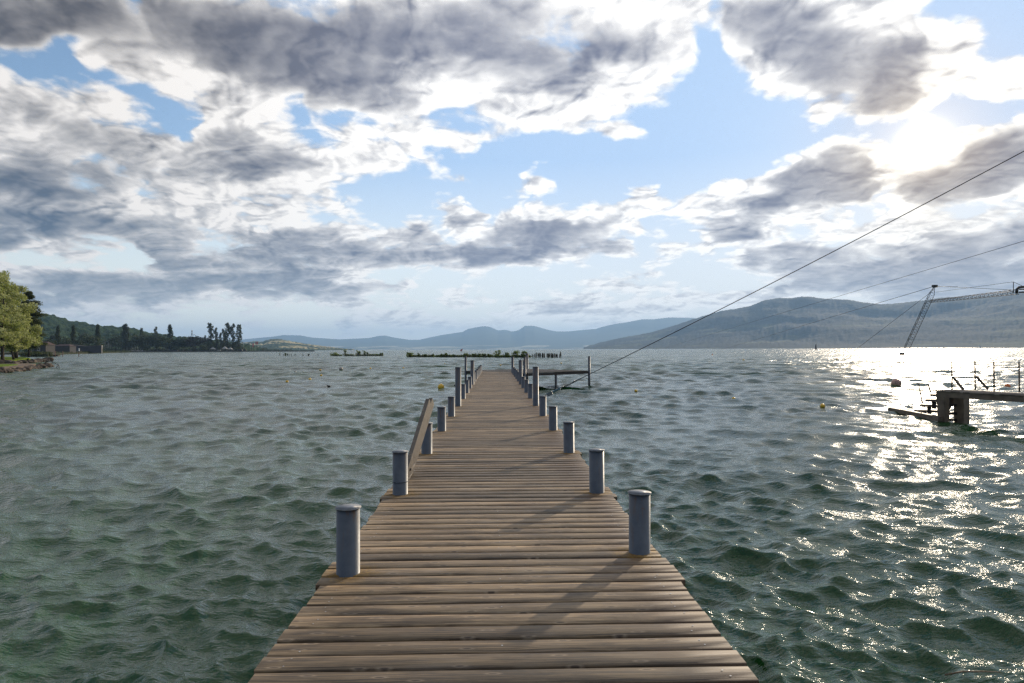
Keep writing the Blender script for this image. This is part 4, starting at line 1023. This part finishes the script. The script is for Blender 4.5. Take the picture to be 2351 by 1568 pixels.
# house at 330 m
def house(px0, px1, pyb, pyt, D, name, label, wall, roofm, gable=True, depth=7, win=None):
    a_, b2 = at_d(px0, D), at_d(px1, D); z0 = 1.0; z1 = pz(pyt, (px0+px1)/2, D); w = b2.x-a_.x; c = (a_+b2)/2
    t = thing(name, label, 'building', (c.x, c.y, z0)); h = z1-z0
    MB().box((0, depth/2, h*.38), (w, depth, h*.76+.6)).build('wall', wall, t)
    e = .35; r = MB()
    r.bm.free(); r.bm = bmesh.new()
    he = h*.74
    vs = [r.bm.verts.new(q) for q in ((-w/2-e, -e, he), (w/2+e, -e, he), (w/2+e, depth+e, he), (-w/2-e, depth+e, he), (-w/2*.6, depth/2, h), (w/2*.6, depth/2, h))]
    for f in ((0, 1, 5, 4), (1, 2, 5), (2, 3, 4, 5), (3, 0, 4), (3, 2, 1, 0)): r.bm.faces.new([vs[k] for k in f])
    r.build('roof', roofm, t)
    if win:
        for (fx, fz, ww, hh_) in win:
            wf = MB().box((fx*w, -.03, fz*h), (ww, .12, hh_), bevel=.02).build('window', M_wallw, t); MB().box((fx*w, -.10, fz*h), (ww*.62, .06, hh_*.6)).build('pane', M_glass, wf)
    return t
hs = house(77, 105, 803, 784, 335, 'small_house', 'small grey house with a white-framed window under the pine boughs', M_grey_r, M_tile, win=[(-.08, .42, 1.5, 1.7)])
sh = house(122, 160, 806, 790, 600, 'low_shed', 'long low shed with a brown tiled roof left of the wave-roofed hall', M_grey_r, M_tile, depth=9)
# hall with a gently folded roof
H0 = at_d(154, 640); hall = thing('boat_hall', 'long grey hall with a pale folded roof edge on the far left shore', 'building', (H0.x, H0.y, 1.0)); top_ = [(154, 792.8), (165, 792), (198, 795.6), (216, 794.6), (233, 793.8)]
ptsx = [at_d(x, 640+(x-154)*.05) for x, _ in top_]; V = []; F = []
mb = MB()
for k in range(len(top_)-1):
    p0, p1 = ptsx[k]-H0, ptsx[k+1]-H0; z0, z1 = pz(top_[k][1], top_[k][0], ptsx[k].y)-1, pz(top_[k+1][1], top_[k+1][0], ptsx[k+1].y)-1
    vs = [mb.bm.verts.new(q) for q in ((p0.x, p0.y, -.5), (p1.x, p1.y, -.5), (p1.x, p1.y, z1), (p0.x, p0.y, z0), (p0.x, p0.y+1.6, -.5), (p1.x, p1.y+1.6, -.5), (p1.x, p1.y+1.6, z1), (p0.x, p0.y+1.6, z0))]
    for f in ((0, 1, 2, 3), (5, 4, 7, 6), (4, 0, 3, 7), (1, 5, 6, 2)): mb.bm.faces.new([vs[q] for q in f])
mb.build('wall', M_metalroof, hall)
rb = MB()
for k in range(len(top_)-1):
    p0, p1 = ptsx[k]-H0, ptsx[k+1]-H0; z0, z1 = pz(top_[k][1], top_[k][0], ptsx[k].y)-1, pz(top_[k+1][1], top_[k+1][0], ptsx[k+1].y)-1
    vs = [rb.bm.verts.new((q[0], q[1], q[2]+dz)) for dz in (0, .45) for q in ((p0.x, p0.y-.6, z0), (p1.x, p1.y-.6, z1), (p1.x, p1.y+2, z1), (p0.x, p0.y+2, z0))]
    for f in ((3, 2, 1, 0), (4, 5, 6, 7), (0, 1, 5, 4), (1, 2, 6, 5), (2, 3, 7, 6), (3, 0, 4, 7)): rb.bm.faces.new([vs[q] for q in f])
rb.build('roof', simple_mat('pale_roof_edge', (.16, .15, .14), rough=.7), hall)
# reeds, shrubs along the shore
def belt(name, pxs, D, z0, z1, n_, size, mat, seed, kind='stuff', depth=14):
    r = random.Random(seed); cl = []
    for i in range(n_):
        x = pxs[0]+(pxs[1]-pxs[0])*(i+r.random())/n_; Dx = D if not isinstance(D, tuple) else D[0]+(D[1]-D[0])*(x-pxs[0])/(pxs[1]-pxs[0])
        p = at_d(x, Dx+r.uniform(0, depth)); hgt = z1*r.uniform(.65, 1.0)
        cl.append(((p.x, p.y, z0+hgt/2), (size*2.2, size*2, hgt/2), 60, r.uniform(.1, .8)))
    return tag(link(name, crown_mesh(name, cl, size, seed, mat)), kind=kind)
belt('reed_bed', (206, 298), (640, 960), 0, 3.3, 90, 1.0, L_reed, 31)
belt('shore_shrubs', (48, 118), 322, 0, 3.0, 60, .5, L_reed, 32); belt('shore_shrubs', (118, 206), (560, 640), 0, 2.4, 80, .8, L_reed, 33)

# trees of the far shore ------------------------------------------------
def proto_tree(kind, seed):
    r = random.Random(seed); cl = []
    if kind == 'poplar':          # unit height 10, slim
        for i in range(110):
            z = .9+9.0*(i/110)**.9; w = 1.0*min(1, z/2.2)**.5*(1-(z/10.3)**1.9)**.85+.05; a_ = r.uniform(0, 6.28); q = r.uniform(.2, .85)
            cl.append(((math.cos(a_)*w*q, math.sin(a_)*w*q, z), (.30, .30, .5), 34, r.uniform(0, .8)))
        sz, mat = .24, L_poplar
    elif kind == 'ragged':        # looser poplar with two leaders
        for i in range(110):
            z = 1.0+8.9*(i/110)**.9; w = .9*(1-(z/10.3)**4)**.5*(.72+.28*abs(math.sin(z*1.7+seed))); a_ = r.uniform(0, 6.28); q = r.uniform(.3, 1.0); o_ = .35*math.sin(z*.8+seed)
            cl.append(((o_+math.cos(a_)*w*q, math.sin(a_)*w*q, z), (.27, .27, .42), 26, r.uniform(0, .9)))
        sz, mat = .24, L_poplar
    elif kind in ('round', 'copper', 'darkround'):
        for i in range(95):
            u_, v_ = r.uniform(0, 6.28), math.acos(r.uniform(-.75, 1)); q = r.uniform(.55, 1)*(1+.16*math.sin(3*u_+seed)+.1*math.sin(5*v_+seed*2))
            cl.append(((math.cos(u_)*math.sin(v_)*3.6*q, math.sin(u_)*math.sin(v_)*3.6*q, 5.4+math.cos(v_)*4.1*q), (.95, .95, .7), 22, r.uniform(0, .75)))
        sz, mat = .55, {'round': L_mid, 'copper': L_purple, 'darkround': L_dark}[kind]
    elif kind == 'conifer':
        for i in range(50):
            z = 1+8.8*i/50; w = 2.0*(1-z/10.1)+.1; a_ = r.uniform(0, 6.28); cl.append(((math.cos(a_)*w*.7, math.sin(a_)*w*.7, z), (.5, .5, .25), 20, r.uniform(0, .6)))
        sz, mat = .4, L_dark
    return crown_mesh(kind+'_crown', cl, sz, seed, mat), cl
trunk_me = {}
PROTO = {}
for kd in ('poplar', 'ragged', 'round', 'copper', 'darkround', 'conifer'):
    PROTO[kd] = [proto_tree(kd, s0)[0] for s0 in ((1, 2, 3) if kd in ('poplar', 'ragged', 'round', 'darkround') else (1,))]
_t = MB(); _t.path([(0, 0, -.4), (.03, 0, 3), (0, 0, 6), (0, 0, 8.6)], [.22, .17, .10, .03], seg=8); _o = _t.build('trunk', M_bark); TR = _o.data; bpy.data.objects.remove(_o)
NAMES = {'poplar': 'poplar', 'ragged': 'poplar', 'round': 'broadleaf_tree', 'copper': 'copper_beech', 'darkround': 'broadleaf_tree', 'conifer': 'conifer'}
tcount = [0]
def tree(kd, px, top, wpx, D, label, group='trees on the far left shore', base=None):
    tcount[0] += 1; z0 = 1.0; z1 = pz(top, px, D); h = z1-z0; p = at_d(px, D)
    t = thing(NAMES[kd], label, 'tree', (p.x, p.y, z0), group); t.rotation_euler = (0, 0, tcount[0]*1.7)
    wu = {'poplar': 1.9, 'ragged': 2.2, 'round': 8.0, 'copper': 8.0, 'darkround': 8.0, 'conifer': 4.0}[kd]
    s_ = wpx/FOC*D/wu*1.3
    for nm, me_ in (('crown', PROTO[kd][tcount[0] % len(PROTO[kd])]), ('trunk', TR)):
        o_ = link(nm, me_, t); o_.scale = (s_, s_, h/10.0) if nm == 'crown' else (min(s_, h/10)*1.0, min(s_, h/10)*1.0, h/10*.9)
    return t
TL = [('poplar', 132.7, 748, 11, 760, 'dark slim poplar behind the brown-roofed shed'), ('poplar', 168, 747, 12, 800, 'dark slim poplar behind the folded-roof hall'), ('poplar', 224, 745.5, 12, 960, 'dark poplar at the right end of the hall beside the boat masts'),
 ('poplar', 288, 744.6, 20, 1120, 'broad dark poplar standing over the right end of the reed bed'), ('ragged', 324.5, 753, 9, 1300, 'small poplar top poking out above the rounded dark trees, left one'), ('ragged', 359.6, 750, 10, 1300, 'poplar top poking out above the rounded dark trees, right one'),
 ('poplar', 390.6, 745.4, 15, 1150, 'single pointed poplar between the rounded dark trees and the bare gap'), ('ragged', 484, 742, 17, 1180, 'wide double-topped poplar, left end of the tall poplar group'), ('ragged', 496.8, 752, 9, 1185, 'thinner poplar pressed against the wide double-topped one'),
 ('ragged', 506.5, 764, 8, 1190, 'short poplar in the gap of the tall poplar group'), ('ragged', 513.5, 755, 9, 1195, 'poplar left of the highest one in the tall group'), ('ragged', 521.8, 740.8, 14, 1190, 'highest poplar of the tall group on the far shore'),
 ('ragged', 534.8, 743.2, 13, 1195, 'poplar second from the right end of the tall group'), ('ragged', 548.8, 745, 15, 1200, 'poplar at the right end of the tall group next to the open water'),
 ('round', 205, 766, 42, 900, 'big rounded dark tree above the hall roof'), ('darkround', 190, 762, 22, 960, 'dark tree crown rising behind the big rounded tree above the hall'), ('darkround', 266, 768, 26, 1080, 'dark rounded tree right of the boat masts'), ('darkround', 252, 774, 16, 1200, 'small dark tree behind the boat masts'),
 ('round', 312, 766, 26, 1120, 'rounded tree right of the broad dark poplar'), ('darkround', 330, 764.5, 26, 1150, 'rounded dark tree under the left poplar top'), ('round', 345, 765, 26, 1130, 'rounded tree left of the right poplar top'), ('darkround', 360, 767, 24, 1150, 'rounded dark tree under the right poplar top'), ('round', 374, 768, 26, 1120, 'drooping rounded tree left of the single pointed poplar'),
 ('round', 333, 789, 22, 1090, 'low round bushy tree in front of the rounded dark trees'), ('darkround', 410, 775, 20, 1160, 'grey-green rounded tree right of the single pointed poplar'), ('round', 423, 772.5, 20, 1170, 'rounded tree left of the copper-leaved tree'), ('copper', 449, 768, 34, 1150, 'wide copper-purple tree below the antenna mast'), ('darkround', 437, 772, 20, 1170, 'dark tree at the left flank of the copper-leaved tree'),
 ('conifer', 471, 769, 12, 1180, 'pointed conifer between the copper-leaved tree and the tall poplars'), ('conifer', 477, 776, 10, 1175, 'lower dark conifer beside the wide double-topped poplar'), ('round', 466.5, 791.5, 15, 1130, 'small round pale tree on the shore before the copper-leaved tree'), ('round', 403, 794, 14, 1130, 'low green bush right of the single pointed poplar'),
 ('darkround', 84, 778, 30, 520, 'dark tree behind the small grey house'), ('darkround', 112, 776, 26, 700, 'dark tree between the house and the brown-roofed shed'), ('round', 147, 772, 30, 820, 'dull green tree behind the shed'), ('darkround', 150, 780, 24, 760, 'low dark tree above the shed roof'), ('darkround', 176, 778, 26, 800, 'dark tree above the left half of the hall'), ('conifer', 241, 779, 9, 1100, 'small dark conifer among the boat masts'),
 ('darkround', 522, 786, 16, 1260, 'low dark tree behind the tents'), ('darkround', 540, 786, 16, 1260, 'low dark tree at the foot of the last poplars'), ('darkround', 495, 786, 18, 1260, 'low dark tree behind the wide double-topped poplar'), ('darkround', 125, 764, 18, 1000, 'dark crown left of the slim poplar behind the shed'), ('darkround', 300, 780, 22, 1200, 'dark tree filling the gap right of the broad dark poplar'), ('darkround', 390, 783, 22, 1200, 'dark tree at the foot of the single pointed poplar')]
for q in TL: tree(*q)
belt('far_wood', (562, 612), (1900, 2200), 0, 13, 60, 3.2, L_mid, 35, depth=80)
belt('far_wood', (612, 668), (2600, 3300), 0, 9, 40, 3.5, L_mid, 36, depth=80)
belt('far_undergrowth', (60, 300), (700, 1150), .5, 7, 120, 1.8, L_dark, 37, depth=30)
belt('far_undergrowth', (300, 560), (1190, 1240), .5, 8, 140, 1.8, L_dark, 38, depth=20)

# boats, masts, tents, flags
M_mast = simple_mat('pale_mast', (.50, .50, .48), rough=.4, bumpk=0)
mo = at_d(240, 1080)
def moored(px, top, D, lab, hullm=M_hull):
    p = at_d(px, D); t = thing('moored_yacht', lab, 'boat', (p.x, p.y, 1.2), 'masted boats in the marina'); h = pz(top, px, D)-1.2
    MB().prism([(-3.6, 0), (-3, 1.2), (1, 1.3), (4, 0), (1, -1.3), (-3, -1.2)], 0, 1.5).build('hull', hullm, t); MB().rod((0, 0, 1.2), (0, 0, h), .17, .12, seg=6).build('mast', M_mast, t)
for i, (x, tp) in enumerate(((235.5, 790), (238, 786), (240, 781.5), (241.5, 784), (245, 791), (247.5, 783), (249, 785), (250.5, 787), (253.8, 784.5), (257, 791))): moored(x, tp, 1085+i*3, 'yacht with a pale bare mast in the cluster left of the dark rounded tree')
for i in range(16): moored(270+i*4.0+(i % 3)*.7, 797.2-(i % 4)*.9, 1170+(i % 5)*6, 'small white boat with a short mast under the trees right of the reeds')
for i, x in enumerate((377, 379.5, 382, 384.5, 387, 389.5, 396, 398)): moored(x, 791-(i % 3)*1.5, 1230, 'yacht with a pale mast seen beneath the single pointed poplar')
def tent(px, wpx, top, D, lab):
    p = at_d(px, D); w = wpx/FOC*D; h = pz(top, px, D)-1.2; t = thing('white_tent', lab, 'tent', (p.x, p.y, 1.2)); mb = MB()
    mb.bm.free(); mb.bm = bmesh.new(); b0 = [mb.bm.verts.new(q) for q in ((-w/2, -3, h*.5), (w/2, -3, h*.5), (w/2, 3, h*.5), (-w/2, 3, h*.5))]; a_ = mb.bm.verts.new((0, 0, h))
    for k in range(4): mb.bm.faces.new((b0[k], b0[(k+1) % 4], a_))
    mb.bm.faces.new(b0[::-1]); mb.build('roof', M_wallw, t)
    for (sx, sy) in ((-1, -1), (1, -1), (1, 1), (-1, 1)): MB().rod((sx*w*.47, sy*2.9, 0), (sx*w*.47, sy*2.9, h*.5), .1, seg=6).build('pole', M_mast, t)
tent(488.7, 12, 797, 1160, 'white peaked tent left of the tall poplars'); tent(516, 12, 795, 1165, 'large white awning between two tall poplars'); tent(529, 9, 797.5, 1165, 'small white awning right of the large one')
def van(px, wpx, D, lab, mat):
    p = at_d(px, D); w = wpx/FOC*D; t = thing('parked_van', lab, 'vehicle', (p.x, p.y, 1.2)); bd = MB().box((0, 0, 1.5), (w, 2.1, 2.2), bevel=.25).build('body', mat, t)
    MB().box((w*.1, -1.08, 1.9), (w*.6, .06, .7)).build('window', M_glass, t)
    for sx in (-.3, .3): MB().rod((sx*w, -1.15, .4), (sx*w, -.85, .4), .42, seg=14).build('wheel', M_black, t)
van(503, 6.5, 1160, 'white camper parked between the tent and the large awning', M_wallw); van(553, 6, 1165, 'dark van parked under the last poplar', M_black); van(562, 7, 1168, 'dark car parked right of the last poplar', M_black); van(555, 4, 1200, 'white van behind the dark van', M_wallw)
kq = at_d(399, 1150); ks = thing('harbour_kiosk', 'low pale kiosk under the single pointed poplar', 'building', (kq.x, kq.y, 1.2)); MB().box((0, 0, 1.4), (14, 4, 2.8)).build('wall', M_grey_r, ks); MB().box((0, 0, 3.0), (15, 5, .4)).build('roof', M_wallw, ks)
def pole(px, top, D, name, label, cat, flag=None, group=None, r=.16):
    p = at_d(px, D); h = pz(top, px, D)-1.2; t = thing(name, label, cat, (p.x, p.y, 1.2), group); MB().rod((0, 0, 0), (0, 0, h), r, r*.7, seg=8).build('pole', M_mast, t)
    if flag:
        w, hh_, m_ = flag; fl = MB().box((w/2+.1, 0, h-hh_/2), (w, .08, hh_)).build('flag', m_, t)
        if px > 583:
            MB().box((w/2+.1, -.10, h-hh_/2), (w*.62, .05, hh_*.2)).box((w/2+.1, -.14, h-hh_/2), (w*.2, .05, hh_*.62)).build('white_cross', M_wallw, fl)
    return t
M_flag = simple_mat('red_flag', (.50, .03, .04), (.42, .02, .03), rough=.8, bumpk=0); M_pinkf = simple_mat('pink_banner', (.50, .08, .16), (.42, .05, .12), rough=.8, bumpk=0)
pole(586.4, 785, 1170, 'flagpole', 'flagpole with a red flag bearing a white cross on the breakwater', 'flagpole', (4.2, 4.2, M_flag)); pole(579.8, 788, 1170, 'flagpole', 'flagpole with a hanging pink banner on the breakwater', 'flagpole', (1.8, 6.5, M_pinkf)); pole(575.5, 790, 1170, 'flagpole', 'bare white pole left of the pink banner', 'flagpole'); pole(559, 786, 1170, 'flagpole', 'bare white pole nearest the last poplar', 'flagpole')
pole(720.5, 796.3, 1182, 'harbour_light', 'thin light mast at the outer tip of the breakwater', 'light mast', r=.2); pole(688, 796.5, 1175, 'harbour_light', 'thin light mast on the breakwater short of its tip', 'light mast', r=.2)
an = pole(440.7, 758, 1250, 'antenna_mast', 'antenna mast with pale drum panels above the copper-leaved tree', 'antenna', r=.25); hA = pz(758, 440.7, 1250)-1.2
MB().rod((0, 0, hA-4.2), (0, 0, hA-.2), 1.0, seg=10).rod((0, 0, hA-7.6), (0, 0, hA-5.2), 1.2, seg=10).build('panel', M_wallw, an)

# ------------------------------------------------------------------ rows of old stakes in the lake, with bushes grown on them
def stake_meshes():
    out = []
    for s0 in range(5):
        r = random.Random(s0); mb = MB(); mb.path([(0, 0, -1), (r.uniform(-.03, .03), 0, .5), (r.uniform(-.06, .06), 0, 1.0)], [.17, .16, .13], seg=8)
        mb.rod((r.uniform(-.05, .05), 0, .98), (r.uniform(-.05, .05), 0, 1.0+r.uniform(.02, .08)), .09, .03, seg=6)
        o_ = mb.build('stake', M_old); out.append(o_.data); bpy.data.objects.remove(o_)
    return out
M_old = simple_mat('rotten_timber', (.050, .045, .030), (.018, .020, .010), rough=.9, scale=3, bumpk=.8)
SM = stake_meshes(); sc_ = [0]
def stake(px, pyb, pyt, wpx, lab, group):
    q = on_z(px, pyb, 0); kx = (q-CAM).dot(fwd)/FOC; sc_[0] += 1
    o_ = link('old_stake', SM[sc_[0] % 5], None, (q.x, q.y, 0)); o_.scale = (wpx*kx/.34, wpx*kx/.34, (pyb-pyt)*kx); o_.rotation_euler = (0, math.sin(sc_[0]*7.7)*.07, sc_[0]*2.3)
    return tag(o_, lab, 'stake', group)
rr_ = random.Random(9)
X2 = lambda cx: 918.4+cx*.16604
Y2 = lambda cy: 797.8+cy*.16604
stake(X2(2225), 821.3, Y2(60), 2.9, 'tallest old stake at the right end of the long row', None); stake(X2(98), 819.6, Y2(62), 2.6, 'tall old stake at the left end of the long row', None)
rg = 'old stakes at the right end of the long row'
for cx, ty, w in ((1832, 92, 12), (1853, 88, 13), (1880, 73, 17), (1908, 78, 14), (1925, 77, 12), (1944, 80, 15), (1972, 78, 22), (1998, 80, 13), (2034, 84, 14), (2054, 82, 18), (2074, 83, 14), (2095, 80, 14), (2113, 83, 18), (2135, 84, 16), (2156, 90, 15), (2174, 90, 15), (2208, 90, 11)):
    stake(X2(cx), 821.2, Y2(ty), w*.23, 'upright old timber stake in the dense bare row at the right end', rg)
cx = 190
while cx < 1810:
    if not (1290 < cx < 1305 or 480 < cx < 487): stake(X2(cx), 819.8+cx*.0007, Y2(rr_.uniform(88, 112)), rr_.uniform(1.2, 2.4), 'low rotten stake overgrown with green in the long row', 'low overgrown stakes of the long row')
    cx += rr_.uniform(17, 34)
X1 = lambda cx: 631.4+cx*.12207
Y1 = lambda cy: 797.8+cy*.12207
for cx, ty, lab in ((92, 88, 'tall leftmost stake of the broken left row'), (157, 122, None), (232, 112, None), (241, 118, None), (270, 133, None), (305, 128, None), (375, 118, None), (515, 128, None), (540, 134, None), (600, 136, None), (625, 118, None), (635, 122, None), (645, 116, None), (808, 118, 'lone leaning stub at the right end of the broken left row')):
    stake(X1(cx), 816.6, Y1(ty), 1.6, lab or 'short rotten stub in the broken left row', None if lab else 'stubs of the broken left row')
cx = 1280
while cx < 2030:
    stake(X1(cx), 817.3, Y1(rr_.uniform(118, 140)), rr_.uniform(1.3, 2.2), 'short dark stub in the middle row left of the pier', 'stubs of the middle row'); cx += rr_.uniform(22, 40)
def bush(px, pyb, pyt, wpx, seed, lab, tall=False):
    q = on_z(px, pyb, 0); kx = (q-CAM).dot(fwd)/FOC; h = (pyb-pyt)*kx; w = wpx*kx; r = random.Random(seed); cl = []; t = thing('bush', lab, 'bush', (q.x, q.y, 0), 'bushes grown on the old stakes')
    st_ = MB()
    for i in range(14 if not tall else 9):
        a_ = r.uniform(0, 6.28); f = r.uniform(.1, .5) if not tall else r.uniform(.05, .4); z = h*r.uniform(.35, .95)
        c = (math.cos(a_)*w*f, math.sin(a_)*w*f*.5, z); rad = w*.17 if not tall else w*.15
        cl.append((c, (rad, rad, rad*.9), 60, r.uniform(.2, .9))); st_.path([(c[0]*.2, 0, 0), (c[0]*.6, c[1]*.6, z*.5), c], [.05, .035, .01], seg=5)
    cl.append(((0, 0, h*.2), (w*.42, w*.25, h*.22), 170, .3))
    link('foliage', crown_mesh('foliage', cl, .22, seed, L_bush), t); st_.build('stem', M_bark, t)
for i, (cx, ty, w, lab) in enumerate(((140, 66, 95, 'leafy bush wrapped round the tall left end stake of the long row'), (260, 80, 34, 'small bush right of the left end bush of the long row'), (345, 94, 60, 'low bush, third from the left end of the long row'), (455, 84, 30, 'narrow bush before the first gap of the long row'), (590, 88, 60, 'bushy tuft right of the first gap in the long row'), (640, 74, 50, 'bright small bush in the left half of the long row'), (740, 96, 60, 'low bush in the middle of the left half of the long row'),
    (910, 80, 80, 'bright bush directly left of the far tall pier post'), (1020, 80, 75, 'dark green bush directly right of the far tall pier post'), (1090, 86, 60, 'bush in the middle of the dark green run'), (1160, 84, 60, 'bush right of centre in the dark green run'), (1235, 84, 60, 'bush at the right end of the dark green run'),
    (1350, 40, 110, 'biggest round bush of the long row behind the pier head'), (1480, 72, 60, 'low bush between the two big round ones'), (1590, 44, 115, 'second big round bush of the long row'), (1735, 50, 90, 'loose airy bush behind the tall platform post'), (1690, 66, 50, 'thin yellowish bush left of the airy one'))):
    bush(X2(cx), 819.8+cx*.0007, Y2(ty), w*.166, 50+i, lab)
for i, (cx, ty, w, lab, tl) in enumerate(((195, 104, 45, 'small green tuft among the stubs of the broken left row', False), (1150, 106, 200, 'broad low bush at the left end of the middle row', False), (1320, 35, 90, 'spindly tall sapling, left of three on the middle row', True), (1565, 45, 90, 'dense upright sapling in the centre of the middle row', False), (1690, 22, 110, 'tallest wispy sapling on the middle row', True), (1745, 90, 40, 'short tuft right of the tallest wispy sapling', False), (1910, 132, 90, 'very low green tuft near the right end of the middle row', False), (2000, 106, 60, 'bush at the right end of the middle row', False))):
    bush(X1(cx), 817.2, Y1(ty), w*.122, 80+i, lab, tl)
def weeds(segs, seed):
    r = random.Random(seed); cl = []
    for (xa, xb, yb) in segs:
        x = xa
        while x < xb:
            q = on_z(x, yb, 0); h = r.uniform(.5, 1.15); cl.append(((q.x, q.y, h*.45), (.75, .5, h*.5), 46, r.uniform(0, .7))); x += .85
    return tag(link('lake_weeds', crown_mesh('lake_weeds', cl, .26, seed, L_bush)), kind='stuff')
weeds([(X2(120), X2(475), 819.8), (X2(490), X2(1290), 820.2), (X2(1308), X2(1800), 820.9), (X1(1060), X1(1250), 817.2), (X1(1330), X1(1480), 817.2), (X1(1530), X1(2020), 817.2)], 91)

# ------------------------------------------------------------------ the air
hz = MB().box((2000, 12500, 544), (64000, 50000, 1090)).build('haze', [])
hz.location = (0, 0, 0); me = hz.data
m_, n, b, o = new_mat('haze_air'); n.t.nodes.remove(b)
pv = n.n('ShaderNodeVolumePrincipled'); pv.inputs['Density'].default_value = HAZE; pv.inputs['Color'].default_value = (.42, .66, 1.0, 1); pv.inputs['Anisotropy'].default_value = .2
n.L.new(pv.outputs[0], o.inputs['Volume']); me.materials.clear(); me.materials.append(m_)
tag(hz, kind='stuff')
hz.visible_shadow = True
